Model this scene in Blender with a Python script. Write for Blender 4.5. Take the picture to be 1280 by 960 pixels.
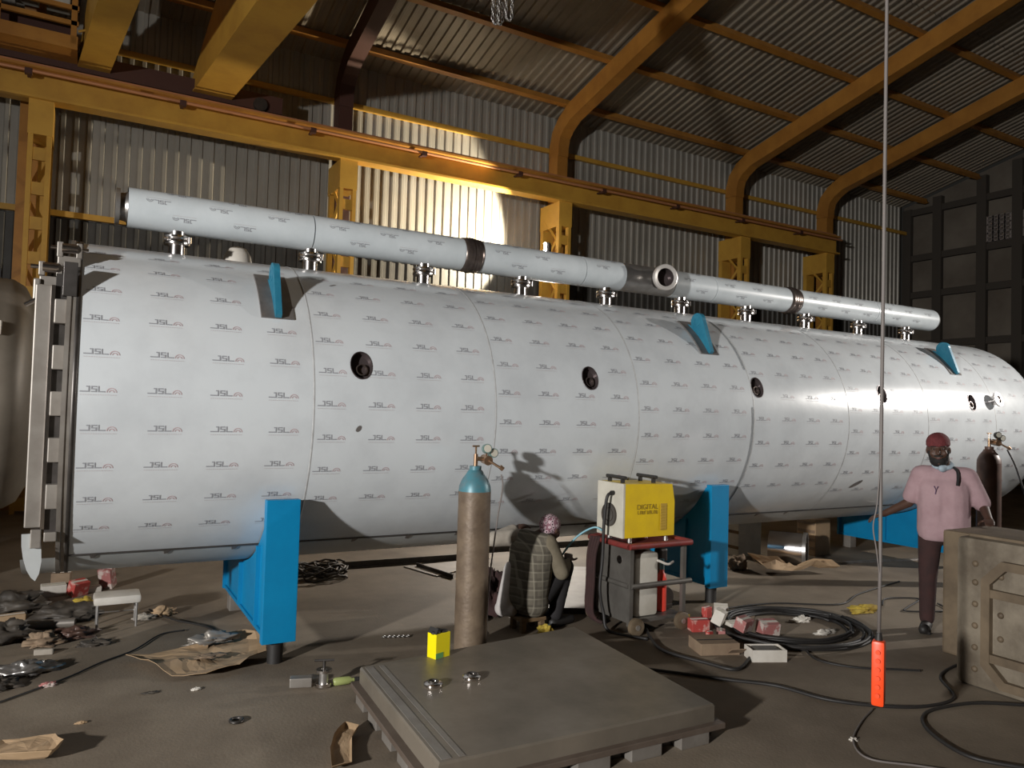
import bpy, bmesh, math, random
from mathutils import Vector, Matrix, noise
random.seed(7)
PI = math.pi
sc = bpy.context.scene
col = sc.collection
for o in list(bpy.data.objects):
    bpy.data.objects.remove(o)

# ------------------------------------------------------------------ camera
CAM_H = 1.85
yaw, pit, rol = math.radians(60.23), math.radians(1.9), math.radians(1.667)
fw = Vector((math.cos(yaw)*math.cos(pit), math.sin(yaw)*math.cos(pit), math.sin(pit)))
rt = Vector((math.sin(yaw), -math.cos(yaw), 0)); up = rt.cross(fw)
rt, up = math.cos(rol)*rt + math.sin(rol)*up, -math.sin(rol)*rt + math.cos(rol)*up
cd = bpy.data.cameras.new('camera'); cam = bpy.data.objects.new('camera', cd); col.objects.link(cam)
cd.sensor_width = 36.0; cd.lens = 36.0*942.0/1280.0; cd.clip_end = 200
M = Matrix.Identity(4)
for i in range(3):
    M[i][0], M[i][1], M[i][2] = rt[i], up[i], -fw[i]
M[2][3] = CAM_H
cam.matrix_world = M
sc.camera = cam

# ------------------------------------------------------------------ world, lights, exposure
w = bpy.data.worlds.new('night'); sc.world = w; w.use_nodes = True
w.node_tree.nodes['Background'].inputs[0].default_value = (0.9, 0.85, 0.75, 1)
w.node_tree.nodes['Background'].inputs[1].default_value = 0.012
vs = sc.view_settings
vs.view_transform = 'Standard'; vs.look = 'None'; vs.exposure = 0.0; vs.gamma = 1.0
vs.use_curve_mapping = False

def aim(o, target):
    d = Vector(target) - o.location
    o.rotation_euler = d.to_track_quat('-Z', 'Y').to_euler()

def area(name, loc, target, size, power, color, spread=180):
    l = bpy.data.lights.new(name, 'AREA'); l.shape = 'DISK'; l.size = size; l.energy = power; l.color = color; l.spread = math.radians(spread)
    o = bpy.data.objects.new(name, l); col.objects.link(o); o.location = loc; aim(o, target); return o

def spot(name, loc, target, angle, blend, power, color, r=0.1):
    l = bpy.data.lights.new(name, 'SPOT'); l.spot_size = math.radians(angle); l.spot_blend = blend
    l.energy = power; l.color = color; l.shadow_soft_size = r
    o = bpy.data.objects.new(name, l); col.objects.link(o); o.location = loc; aim(o, target); return o

# work floods standing in the hall: one by the door end, one past the far saddle, one behind the vessel
area('flood_door_end', (-8.2, -1.2, 3.2), (7.5, 6.3, 2.3), 0.45, 700, (1.0, 0.985, 0.96), 110)
area('flood_far_end', (15.2, 1.7, 4.4), (8.2, 5.6, 1.9), 0.22, 100, (1.0, 0.95, 0.89), 60)
spot('flood_wall', (8.33, 13.49, 5.27), (6.43, 15.0, 5.80), 98, 0.2, 1700, (1.0, 0.88, 0.66), 0.05)
area('flood_behind', (7.6, 12.2, 3.4), (4.2, 8.2, 0.0), 0.25, 110, (1.0, 0.92, 0.82), 100)

# ------------------------------------------------------------------ materials
def mat(name, c1, rough=0.6, metal=0.0, c2=None, scale=4.0, bump=0.0, bscale=40.0, detail=5.0, lo=0.35, hi=0.65, spec=0.5, stretch=None, rough2=None, emit=None):
    m = bpy.data.materials.new(name); m.use_nodes = True
    nt = m.node_tree; b = nt.nodes['Principled BSDF']
    b.inputs['Base Color'].default_value = (*c1, 1); b.inputs['Roughness'].default_value = rough
    b.inputs['Metallic'].default_value = metal; b.inputs['Specular IOR Level'].default_value = spec
    tc = nt.nodes.new('ShaderNodeTexCoord')
    src = tc.outputs['Object']
    if stretch:
        mp = nt.nodes.new('ShaderNodeMapping'); mp.inputs['Scale'].default_value = stretch
        nt.links.new(src, mp.inputs[0]); src = mp.outputs[0]
    if c2:
        n = nt.nodes.new('ShaderNodeTexNoise'); n.inputs['Scale'].default_value = scale; n.inputs['Detail'].default_value = detail
        n.inputs['Roughness'].default_value = 0.6
        nt.links.new(src, n.inputs['Vector'])
        r = nt.nodes.new('ShaderNodeValToRGB'); r.color_ramp.elements[0].position = lo; r.color_ramp.elements[1].position = hi
        r.color_ramp.elements[0].color = (*c1, 1); r.color_ramp.elements[1].color = (*c2, 1)
        nt.links.new(n.outputs['Fac'], r.inputs['Fac']); nt.links.new(r.outputs['Color'], b.inputs['Base Color'])
        if rough2 is not None:
            mr = nt.nodes.new('ShaderNodeMapRange'); mr.inputs['To Min'].default_value = rough; mr.inputs['To Max'].default_value = rough2
            mr.inputs['From Min'].default_value = lo; mr.inputs['From Max'].default_value = hi
            nt.links.new(n.outputs['Fac'], mr.inputs['Value']); nt.links.new(mr.outputs[0], b.inputs['Roughness'])
    if bump:
        n2 = nt.nodes.new('ShaderNodeTexNoise'); n2.inputs['Scale'].default_value = bscale; n2.inputs['Detail'].default_value = 4
        nt.links.new(src, n2.inputs['Vector'])
        bp = nt.nodes.new('ShaderNodeBump'); bp.inputs['Strength'].default_value = bump; bp.inputs['Distance'].default_value = 0.02
        nt.links.new(n2.outputs['Fac'], bp.inputs['Height']); nt.links.new(bp.outputs[0], b.inputs['Normal'])
    if emit:
        b.inputs['Emission Color'].default_value = (*emit[0], 1); b.inputs['Emission Strength'].default_value = emit[1]
    return m

MT = {}
MT['film'] = mat('protective_film', (0.59, 0.62, 0.64), 0.21, 0.0, (0.51, 0.535, 0.555), 2.2, 0.04, 6, lo=0.42, hi=0.72, spec=1.0)
MT['film_pipe'] = mat('pipe_film', (0.58, 0.62, 0.64), 0.34, 0.0, (0.50, 0.54, 0.56), 3.0)
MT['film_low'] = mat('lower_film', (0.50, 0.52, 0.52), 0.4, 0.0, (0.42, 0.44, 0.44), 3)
MT['print_grey'] = mat('print_grey', (0.26, 0.265, 0.285), 0.5)
MT['print_red'] = mat('print_red', (0.43, 0.33, 0.34), 0.5)
MT['print_faint'] = mat('print_faint', (0.46, 0.43, 0.44), 0.55)
MT['seam'] = mat('weld_seam', (0.47, 0.48, 0.48), 0.5, 0.0, (0.36, 0.36, 0.36), 14)
MT['polish'] = mat('polished_steel', (0.72, 0.68, 0.66), 0.2, 1.0)
MT['bright'] = mat('bright_machined_steel', (0.72, 0.68, 0.64), 0.38, 0.5)
MT['steel'] = mat('brushed_steel', (0.50, 0.48, 0.46), 0.33, 0.85, (0.38, 0.36, 0.34), 8)
MT['steel_dull'] = mat('dull_steel', (0.31, 0.285, 0.255), 0.42, 0.45, (0.24, 0.215, 0.19), 5)
MT['v2'] = mat('old_vessel_skin', (0.25, 0.22, 0.18), 0.5, 0.2, (0.17, 0.145, 0.115), 1.5)
MT['steel_dark'] = mat('dark_steel', (0.10, 0.09, 0.085), 0.42, 0.7, (0.06, 0.055, 0.05), 6)
MT['hole'] = mat('bore_dark', (0.10, 0.08, 0.08), 0.25, 0.5)
MT['band'] = mat('tinted_weld_band', (0.22, 0.18, 0.16), 0.3, 0.8, (0.13, 0.10, 0.09), 10)
MT['blue'] = mat('blue_paint', (0.0, 0.21, 0.43), 0.42, 0.0, (0.0, 0.18, 0.38), 3)
MT['lug_blue'] = mat('lug_blue', (0.015, 0.14, 0.225), 0.4, 0.0, (0.025, 0.18, 0.27), 12)
MT['pad'] = mat('repad_steel', (0.16, 0.15, 0.145), 0.45, 0.5, (0.22, 0.2, 0.19), 10)
MT['yellow'] = mat('crane_yellow', (0.54, 0.30, 0.045), 0.5, 0.0, (0.44, 0.23, 0.035), 2.2, lo=0.4, hi=0.7)
MT['orange'] = mat('crane_orange', (0.43, 0.195, 0.035), 0.5, 0.0, (0.33, 0.14, 0.025), 2.0)
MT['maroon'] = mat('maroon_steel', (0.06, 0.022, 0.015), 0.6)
MT['copper'] = mat('conductor_rail', (0.50, 0.22, 0.10), 0.45, 0.2)
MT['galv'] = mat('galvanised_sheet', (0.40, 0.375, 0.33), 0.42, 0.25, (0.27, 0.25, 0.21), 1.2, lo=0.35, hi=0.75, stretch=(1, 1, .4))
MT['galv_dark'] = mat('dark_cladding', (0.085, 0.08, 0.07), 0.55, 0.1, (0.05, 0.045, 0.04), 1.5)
MT['roof'] = mat('roof_sheet', (0.27, 0.23, 0.175), 0.5, 0.1, (0.18, 0.15, 0.115), 0.8, lo=0.35, hi=0.7)
MT['concrete'] = mat('hall_floor', (0.255, 0.21, 0.158), 0.72, 0.0, (0.13, 0.10, 0.072), 0.8, 0.12, 55, detail=11, lo=0.36, hi=0.66, spec=0.3)
MT['floor_sheet'] = mat('pale_sheet', (0.36, 0.325, 0.29), 0.6, 0.0, (0.26, 0.23, 0.20), 3)
MT['end_wall'] = mat('end_wall_plaster', (0.17, 0.145, 0.115), 0.85, 0.0, (0.11, 0.09, 0.07), 0.7)
MT['end_frame'] = mat('end_wall_frame', (0.055, 0.045, 0.035), 0.8)
MT['jali'] = mat('vent_block', (0.27, 0.23, 0.21), 0.8)
MT['rust'] = mat('rusty_cylinder', (0.21, 0.155, 0.105), 0.5, 0.2, (0.125, 0.088, 0.06), 5, 0.15, 30, lo=0.35, hi=0.65)
MT['teal'] = mat('teal_paint', (0.05, 0.20, 0.25), 0.42, 0.1, (0.10, 0.16, 0.18), 9)
MT['maroon_cyl'] = mat('brown_cylinder', (0.11, 0.06, 0.045), 0.45, 0.1, (0.07, 0.04, 0.03), 6)
MT['brass'] = mat('brass', (0.42, 0.27, 0.17), 0.3, 0.8)
MT['gauge'] = mat('gauge_green', (0.18, 0.28, 0.26), 0.35, 0.3)
MT['m_yellow'] = mat('welder_yellow', (0.72, 0.50, 0.01), 0.42, 0.0, (0.64, 0.43, 0.015), 5)
MT['m_white'] = mat('welder_white', (0.56, 0.53, 0.45), 0.5, 0.0, (0.46, 0.43, 0.36), 6)
MT['vent'] = mat('vent_brown', (0.42, 0.27, 0.03), 0.6)
MT['text'] = mat('olive_print', (0.22, 0.14, 0.01), 0.6)
MT['red'] = mat('red_paint', (0.22, 0.03, 0.027), 0.5, 0.0, (0.13, 0.025, 0.02), 8)
MT['red_bright'] = mat('bright_red', (0.62, 0.05, 0.03), 0.45)
MT['grey_panel'] = mat('grey_panel', (0.15, 0.14, 0.125), 0.45, 0.4, (0.1, 0.09, 0.08), 4)
MT['plastic_white'] = mat('jerrycan_white', (0.52, 0.49, 0.43), 0.5, 0.0, (0.43, 0.40, 0.34), 5)
MT['black'] = mat('black_rubber', (0.02, 0.018, 0.017), 0.55)
MT['dark'] = mat('dark_scrap', (0.045, 0.038, 0.032), 0.6, 0.1, (0.085, 0.07, 0.055), 9)
MT['card'] = mat('cardboard', (0.40, 0.275, 0.165), 0.85, 0.0, (0.32, 0.215, 0.12), 4)
MT['card_dark'] = mat('cardboard_dark', (0.26, 0.185, 0.12), 0.85, 0.0, (0.19, 0.13, 0.085), 5)
MT['white'] = mat('white_carton', (0.62, 0.58, 0.52), 0.6, 0.0, (0.52, 0.48, 0.42), 6)
MT['red_pkg'] = mat('red_carton', (0.42, 0.06, 0.05), 0.5, 0.0, (0.55, 0.30, 0.26), 14, lo=0.5, hi=0.6)
MT['pink_pkg'] = mat('pink_carton', (0.34, 0.13, 0.12), 0.55, 0.0, (0.5, 0.42, 0.38), 12, lo=0.48, hi=0.56)
MT['y_box'] = mat('yellow_carton', (0.85, 0.72, 0.0), 0.45)
MT['g_box'] = mat('green_patch', (0.12, 0.33, 0.10), 0.5)
MT['y_rag'] = mat('yellow_rag', (0.50, 0.37, 0.05), 0.85, 0.0, (0.28, 0.18, 0.03), 10)
MT['pend'] = mat('pendant_orange', (0.92, 0.075, 0.01), 0.4)
MT['cable'] = mat('grey_cable', (0.16, 0.14, 0.13), 0.6)
MT['hose_blue'] = mat('pale_blue_hose', (0.18, 0.38, 0.45), 0.45)
MT['weathered'] = mat('weathered_steel', (0.26, 0.22, 0.165), 0.6, 0.1, (0.12, 0.095, 0.068), 2.6, 0.2, 25, lo=0.35, hi=0.65)
MT['weathered_tan'] = mat('rust_tan_steel', (0.17, 0.125, 0.078), 0.65, 0.1, (0.10, 0.072, 0.045), 4.0)
MT['plate'] = mat('door_plate_steel', (0.235, 0.20, 0.158), 0.34, 0.3, (0.15, 0.128, 0.10), 1.6, 0.05, 12, lo=0.36, hi=0.66, rough2=0.5)
MT['plate_edge'] = mat('door_plate_edge', (0.16, 0.125, 0.10), 0.5, 0.3, (0.12, 0.09, 0.07), 5)
MT['skin'] = mat('skin', (0.085, 0.042, 0.027), 0.55, 0.0, (0.07, 0.034, 0.022), 12)
MT['skin_lips'] = mat('lips', (0.10, 0.04, 0.035), 0.5)
MT['hair'] = mat('beard', (0.012, 0.010, 0.009), 0.8)
MT['pink_cloth'] = mat('pink_cloth', (0.40, 0.27, 0.285), 0.85, 0.0, (0.34, 0.22, 0.235), 7, 0.3, 14)
MT['cap'] = mat('maroon_cap', (0.16, 0.028, 0.03), 0.85, 0.0, (0.11, 0.02, 0.022), 20, 0.3, 60)
MT['trouser'] = mat('dark_maroon_cloth', (0.045, 0.018, 0.016), 0.9, 0.0, (0.03, 0.014, 0.013), 8)
MT['black_cloth'] = mat('black_cloth', (0.017, 0.015, 0.016), 0.9)
MT['pale_blue'] = mat('pale_blue_cloth', (0.36, 0.44, 0.50), 0.85)
MT['beige_cloth'] = mat('beige_cloth', (0.36, 0.32, 0.27), 0.9, 0.0, (0.29, 0.255, 0.21), 9, 0.3, 20)
MT['olive_cloth'] = mat('olive_sleeve', (0.20, 0.17, 0.12), 0.9, 0.0, (0.15, 0.125, 0.085), 9, 0.3, 20)
MT['white_cloth'] = mat('white_cloth', (0.55, 0.52, 0.50), 0.9, 0.0, (0.46, 0.42, 0.4), 8, 0.4, 12)
MT['wood'] = mat('old_wood', (0.20, 0.13, 0.065), 0.75, 0.0, (0.13, 0.08, 0.04), 12, stretch=(1, 1, 6))
MT['lens'] = mat('lamp_glass', (0.9, 0.9, 0.85), 0.3, emit=((1, 0.95, 0.85), 60.0))
MT['green_lbl'] = mat('green_bottle', (0.30, 0.34, 0.12), 0.4)
MT['purple'] = mat('purple_stitch', (0.12, 0.07, 0.13), 0.8)
MT['eye'] = mat('eye_white', (0.22, 0.18, 0.16), 0.4)

def mat_plaid():
    m = bpy.data.materials.new('plaid_cloth'); m.use_nodes = True; nt = m.node_tree; b = nt.nodes['Principled BSDF']
    b.inputs['Roughness'].default_value = 0.9
    tc = nt.nodes.new('ShaderNodeTexCoord'); sp = nt.nodes.new('ShaderNodeSeparateXYZ'); nt.links.new(tc.outputs['Object'], sp.inputs[0])
    prev = None
    base = nt.nodes.new('ShaderNodeRGB'); base.outputs[0].default_value = (0.115, 0.10, 0.075, 1); prev = base.outputs[0]
    def stripe(axis, freq, duty, colr, fac, prev):
        mu = nt.nodes.new('ShaderNodeMath'); mu.operation = 'MULTIPLY'; mu.inputs[1].default_value = freq; nt.links.new(sp.outputs[axis], mu.inputs[0])
        fr = nt.nodes.new('ShaderNodeMath'); fr.operation = 'FRACT'; nt.links.new(mu.outputs[0], fr.inputs[0])
        lt = nt.nodes.new('ShaderNodeMath'); lt.operation = 'LESS_THAN'; lt.inputs[1].default_value = duty; nt.links.new(fr.outputs[0], lt.inputs[0])
        mf = nt.nodes.new('ShaderNodeMath'); mf.operation = 'MULTIPLY'; mf.inputs[1].default_value = fac; nt.links.new(lt.outputs[0], mf.inputs[0])
        mx = nt.nodes.new('ShaderNodeMix'); mx.data_type = 'RGBA'; mx.inputs[7].default_value = (*colr, 1)
        nt.links.new(mf.outputs[0], mx.inputs[0]); nt.links.new(prev, mx.inputs[6]); return mx.outputs[2]
    prev = stripe(2, 14, 0.45, (0.07, 0.06, 0.045), 0.7, prev)
    prev = stripe(0, 14, 0.45, (0.07, 0.06, 0.045), 0.7, prev)
    prev = stripe(2, 14, 0.16, (0.26, 0.235, 0.18), 0.45, prev)
    prev = stripe(0, 14, 0.16, (0.26, 0.235, 0.18), 0.45, prev)
    nt.links.new(prev, b.inputs['Base Color'])
    return m
MT['plaid'] = mat_plaid()

def mat_scarf():
    m = bpy.data.materials.new('patterned_scarf'); m.use_nodes = True; nt = m.node_tree; b = nt.nodes['Principled BSDF']
    b.inputs['Roughness'].default_value = 0.9
    tc = nt.nodes.new('ShaderNodeTexCoord'); v = nt.nodes.new('ShaderNodeTexVoronoi'); v.inputs['Scale'].default_value = 38
    nt.links.new(tc.outputs['Object'], v.inputs['Vector'])
    r = nt.nodes.new('ShaderNodeValToRGB'); r.color_ramp.interpolation = 'CONSTANT'
    e = r.color_ramp.elements; e[0].color = (0.05, 0.02, 0.03, 1); e[1].position = 0.3; e[1].color = (0.55, 0.42, 0.45, 1)
    e.new(0.55).color = (0.25, 0.12, 0.15, 1)
    nt.links.new(v.outputs['Distance'], r.inputs['Fac']); nt.links.new(r.outputs[0], b.inputs['Base Color'])
    return m
MT['scarf'] = mat_scarf()

# ------------------------------------------------------------------ mesh helpers
def rotz(a): return Matrix.Rotation(a, 4, 'Z')

class MB:
    def __init__(s): s.v = []; s.f = []; s.m = []; s.mi = 0
    def add(s, vs_, fs_):
        n = len(s.v); s.v += [Vector(p) for p in vs_]
        for f in fs_: s.f.append([i+n for i in f]); s.m.append(s.mi)
        return s
    def box(s, c, d, rot=None):
        x, y, z = [k/2 for k in d]
        p = [Vector(q) for q in ((-x,-y,-z),(x,-y,-z),(x,y,-z),(-x,y,-z),(-x,-y,z),(x,-y,z),(x,y,z),(-x,y,z))]
        if rot is not None: p = [rot @ q for q in p]
        c = Vector(c)
        return s.add([q+c for q in p], [(0,3,2,1),(4,5,6,7),(0,1,5,4),(1,2,6,5),(2,3,7,6),(3,0,4,7)])
    def bx(s, x0, x1, y0, y1, z0, z1):
        return s.box(((x0+x1)/2,(y0+y1)/2,(z0+z1)/2), (x1-x0, y1-y0, z1-z0))
    def bbox(s, c, d, b=0.01, rot=None):
        """box with chamfered edges"""
        bm = bmesh.new(); bmesh.ops.create_cube(bm, size=1)
        for v in bm.verts: v.co = Vector((v.co.x*d[0], v.co.y*d[1], v.co.z*d[2]))
        bmesh.ops.bevel(bm, geom=bm.edges[:], offset=b, segments=2, affect='EDGES', profile=0.6)
        bm.verts.index_update(); c = Vector(c)
        vv = [(rot @ v.co if rot is not None else v.co.copy()) + c for v in bm.verts]
        ff = [[v.index for v in f.verts] for f in bm.faces]; bm.free()
        return s.add(vv, ff)
    def lathe(s, prof, origin, axis, n=24, cap0=True, cap1=True, a0=0.0, a1=2*PI):
        """prof: list of (t along axis, radius)"""
        ax = Vector(axis).normalized(); o = Vector(origin)
        h = Vector((0,0,1)) if abs(ax.z) < 0.9 else Vector((1,0,0))
        u = ax.cross(h).normalized(); w_ = ax.cross(u)
        vv = []; ff = []; full = abs(a1-a0) > 2*PI-1e-4
        k = n if full else n+1
        for t, r in prof:
            for i in range(k):
                a = a0 + (a1-a0)*i/n
                vv.append(o + ax*t + (u*math.cos(a) + w_*math.sin(a))*r)
        for j in range(len(prof)-1):
            for i in range(n):
                i2 = (i+1) % k
                ff.append((j*k+i, (j+1)*k+i, (j+1)*k+i2, j*k+i2))
        if full and cap0 and prof[0][1] > 1e-5: ff.append(tuple(range(k)))
        if full and cap1 and prof[-1][1] > 1e-5: ff.append(tuple(reversed([(len(prof)-1)*k+i for i in range(k)])))
        return s.add(vv, ff)
    def cyl(s, p0, p1, r0, r1=None, n=16):
        p0, p1 = Vector(p0), Vector(p1); r1 = r0 if r1 is None else r1
        return s.lathe([(0, r0), ((p1-p0).length, r1)], p0, p1-p0, n)
    def ring(s, c, axis, r_out, r_in, t, n=32):
        return s.lathe([(-t/2, r_in), (-t/2, r_out), (t/2, r_out), (t/2, r_in), (-t/2, r_in)], c, axis, n, False, False)
    def torus(s, c, axis, R, r, n=32, m=8):
        return s.lathe([(r*math.sin(2*PI*k/m), R + r*math.cos(2*PI*k/m)) for k in range(m+1)], c, axis, n, False, False)
    def tube(s, pts, r, n=8, closed=False):
        pts = [Vector(p) for p in pts]; vv = []; ff = []
        prev = None
        for i, p in enumerate(pts):
            t = (pts[min(i+1, len(pts)-1)] - pts[max(i-1, 0)]).normalized()
            if prev is None:
                h = Vector((0,0,1)) if abs(t.z) < 0.9 else Vector((1,0,0)); u = t.cross(h).normalized()
            else:
                u = (prev - t*prev.dot(t)).normalized()
            prev = u; w_ = t.cross(u)
            rr = r[i] if isinstance(r, (list, tuple)) else r
            for k in range(n):
                a = 2*PI*k/n; vv.append(p + (u*math.cos(a) + w_*math.sin(a))*rr)
        for i in range(len(pts)-1):
            for k in range(n):
                k2 = (k+1) % n; ff.append((i*n+k, i*n+k2, (i+1)*n+k2, (i+1)*n+k))
        ff.append(tuple(reversed(range(n)))); ff.append(tuple((len(pts)-1)*n+k for k in range(n)))
        return s.add(vv, ff)
    def prism(s, poly, o, ex, ey, depth):
        """poly 2d in plane (ex, ey) at o, extruded along ex x ey, centred"""
        o, ex, ey = Vector(o), Vector(ex), Vector(ey); nz = ex.cross(ey).normalized()
        a = [o + ex*p[0] + ey*p[1] - nz*depth/2 for p in poly]; b = [q + nz*depth for q in a]
        n = len(poly); ff = [tuple(reversed(range(n))), tuple(range(n, 2*n))]
        ff += [(i, (i+1) % n, (i+1) % n + n, i+n) for i in range(n)]
        return s.add(a+b, ff)
    def ell(s, c, r, n=14, m=10, rot=None):
        vv = []; ff = []; c = Vector(c)
        r = (r, r, r) if not isinstance(r, (tuple, list)) else r
        for j in range(1, m):
            ph = PI*j/m
            for i in range(n):
                a = 2*PI*i/n
                p = Vector((r[0]*math.sin(ph)*math.cos(a), r[1]*math.sin(ph)*math.sin(a), r[2]*math.cos(ph)))
                vv.append((rot @ p if rot is not None else p) + c)
        t = Vector((0,0,r[2])); b = Vector((0,0,-r[2]))
        if rot is not None: t = rot @ t; b = rot @ b
        vv += [t+c, b+c]; T, B = len(vv)-2, len(vv)-1
        for i in range(n):
            i2 = (i+1) % n
            ff.append((T, i, i2)); ff.append((B, (m-2)*n+i2, (m-2)*n+i))
            for j in range(m-2): ff.append((j*n+i, (j+1)*n+i, (j+1)*n+i2, j*n+i2))
        return s.add(vv, ff)
    def cap(s, p0, p1, r0, r1):
        p0, p1 = Vector(p0), Vector(p1); L = (p1-p0).length
        prof = [(-r0, 0.0005)] + [(-r0*math.cos(k*PI/8), r0*math.sin(k*PI/8)) for k in (1,2,3)] + [(0, r0), (L, r1)]
        prof += [(L+r1*math.sin(k*PI/8), r1*math.cos(k*PI/8)) for k in (1,2,3)] + [(L+r1, 0.0005)]
        return s.lathe(prof, p0, p1-p0, 14)
    def build(s, name, m, parent=None, world=True, smooth=False, auto=None):
        off = Vector((0,0,0))
        if parent is not None and world:
            q = parent
            while q is not None: off += q.location; q = q.parent
        me = bpy.data.meshes.new(name)
        me.from_pydata([tuple(p-off) for p in s.v], [], s.f)
        ms = m if isinstance(m, (list, tuple)) else [m]
        for k in ms: me.materials.append(MT[k])
        if len(ms) > 1: me.polygons.foreach_set('material_index', s.m)
        bm = bmesh.new(); bm.from_mesh(me); bmesh.ops.recalc_face_normals(bm, faces=bm.faces[:]); bm.to_mesh(me); bm.free()
        if smooth or auto: me.shade_smooth()
        if auto: me.set_sharp_from_angle(angle=math.radians(auto))
        me.update()
        o = bpy.data.objects.new(name, me); col.objects.link(o)
        if parent is not None: o.parent = parent
        return o

def tag(o, label=None, cat=None, group=None, kind=None):
    if label: o['label'] = label
    if cat: o['category'] = cat
    if group: o['group'] = group
    if kind: o['kind'] = kind
    return o

def thing(name, label, cat, loc, group=None, kind=None):
    o = bpy.data.objects.new(name, None); col.objects.link(o); o.location = loc; o.empty_display_size = 0.1
    return tag(o, label, cat, group, kind)

def one(mb, name, m, label, cat, group=None, base=None, **k):
    """a thing that is one mesh; origin at its base"""
    if base is None:
        xs = [p.x for p in mb.v]; ys = [p.y for p in mb.v]; zs = [p.z for p in mb.v]
        base = Vector(((min(xs)+max(xs))/2, (min(ys)+max(ys))/2, min(zs)))
    base = Vector(base)
    for i, p in enumerate(mb.v): mb.v[i] = p - base
    o = mb.build(name, m, None, **k); o.location = base
    return tag(o, label, cat, group)

def share(o, name, parent, loc, rot=None):
    c = bpy.data.objects.new(name, o.data); col.objects.link(c); c.parent = parent; c.location = loc
    if rot: c.rotation_euler = rot
    return c

def copy_tree(o, parent=None):
    c = o.copy(); col.objects.link(c); c.parent = parent
    for ch in list(o.children): copy_tree(ch, c)
    return c

def remeshed(mb, name, m, parent, voxel=0.012, smooth=6, world=True, hem=None):
    """fuse overlapping solids into one continuous skin"""
    off = Vector((0,0,0))
    if parent is not None and world:
        q = parent
        while q is not None: off += q.location; q = q.parent
    me = bpy.data.meshes.new(name); me.from_pydata([tuple(p-off) for p in mb.v], [], mb.f)
    bm = bmesh.new(); bm.from_mesh(me); bmesh.ops.recalc_face_normals(bm, faces=bm.faces[:]); bm.to_mesh(me); bm.free()
    t = bpy.data.objects.new('tmp', me); col.objects.link(t)
    r = t.modifiers.new('r', 'REMESH'); r.mode = 'VOXEL'; r.voxel_size = voxel
    if smooth:
        s_ = t.modifiers.new('s', 'SMOOTH'); s_.iterations = smooth; s_.factor = 0.5
    dg = bpy.context.evaluated_depsgraph_get(); dg.update()
    nm = bpy.data.meshes.new_from_object(t.evaluated_get(dg)); nm.name = name
    bpy.data.objects.remove(t); bpy.data.meshes.remove(me)
    nm.materials.clear(); nm.materials.append(MT[m]); nm.shade_smooth()
    if hem is not None:
        for v in nm.vertices: v.co.z = max(v.co.z, hem)
    o = bpy.data.objects.new(name, nm); col.objects.link(o)
    if parent is not None: o.parent = parent
    return o

def spline(pts, n=8):
    P = [Vector(p) for p in pts]; P = [P[0]] + P + [P[-1]]; out = []
    for i in range(1, len(P)-2):
        for k in range(n):
            t = k/n; a, b, c, d = P[i-1], P[i], P[i+1], P[i+2]
            out.append(0.5*((2*b) + (c-a)*t + (2*a-5*b+4*c-d)*t*t + (3*b-a-3*c+d)*t**3))
    out.append(P[-2]); return out

def text_mesh(body, size, mt, name, parent, loc, rot):
    cu = bpy.data.curves.new('t', 'FONT'); cu.body = body; cu.size = size; cu.align_x = 'CENTER'; cu.align_y = 'CENTER'; cu.extrude = 0.0006
    t = bpy.data.objects.new('t', cu); col.objects.link(t)
    dg = bpy.context.evaluated_depsgraph_get(); dg.update()
    me = bpy.data.meshes.new_from_object(t.evaluated_get(dg)); bpy.data.objects.remove(t)
    me.name = name; me.materials.clear(); me.materials.append(MT[mt])
    o = bpy.data.objects.new(name, me); col.objects.link(o); o.parent = parent; o.location = loc; o.rotation_euler = rot
    return o

# ================================================================== THE HALL
X0, X1, Y0, Y1 = -9.0, 23.2, -9.0, 15.0
EAVE, RIDGE_Y, SL = 8.75, 3.0, 0.235
RIDGE = EAVE + (Y1-RIDGE_Y)*SL
tag(MB().bx(X0, X1, Y0, Y1, -0.2, 0).build('floor', 'concrete'), kind='structure')

def corr(n, length, pitch=0.2, depth=0.035):
    """corrugated sheet: x along width (n ribs), z along length, ribs proud to -y; with thickness"""
    mb = MB(); pts = []
    for k in range(n):
        x = k*pitch; pts += [(x, 0), (x+pitch*.52, 0), (x+pitch*.62, -depth), (x+pitch*.9, -depth)]
    pts.append((n*pitch, 0)); c = len(pts); vv = []
    for y in (0, 0.004):
        for z in (0, length): vv += [(p[0], p[1]+y, z) for p in pts]
    ff = []
    for i in range(c-1):
        ff.append((i, i+1, c+i+1, c+i)); ff.append((2*c+i, 3*c+i, 3*c+i+1, 2*c+i+1))
    return mb.add(vv, ff)

wb = tag(MB().bx(X0, X1, Y1+0.06, Y1+0.12, 0, EAVE+.14).build('wall_back', 'galv_dark'), kind='structure')
GTIER = 4.9
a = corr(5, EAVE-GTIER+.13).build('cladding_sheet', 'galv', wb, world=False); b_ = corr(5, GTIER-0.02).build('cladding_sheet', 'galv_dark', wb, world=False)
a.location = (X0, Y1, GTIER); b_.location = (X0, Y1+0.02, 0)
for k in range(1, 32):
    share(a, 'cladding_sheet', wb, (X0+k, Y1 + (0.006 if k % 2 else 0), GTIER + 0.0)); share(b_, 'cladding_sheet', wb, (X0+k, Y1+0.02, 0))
for z in (4.95, 7.95):
    MB().bx(X0, X1, Y1-0.12, Y1-0.04, z-0.05, z+0.05).build('girt', 'yellow', wb)

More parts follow.
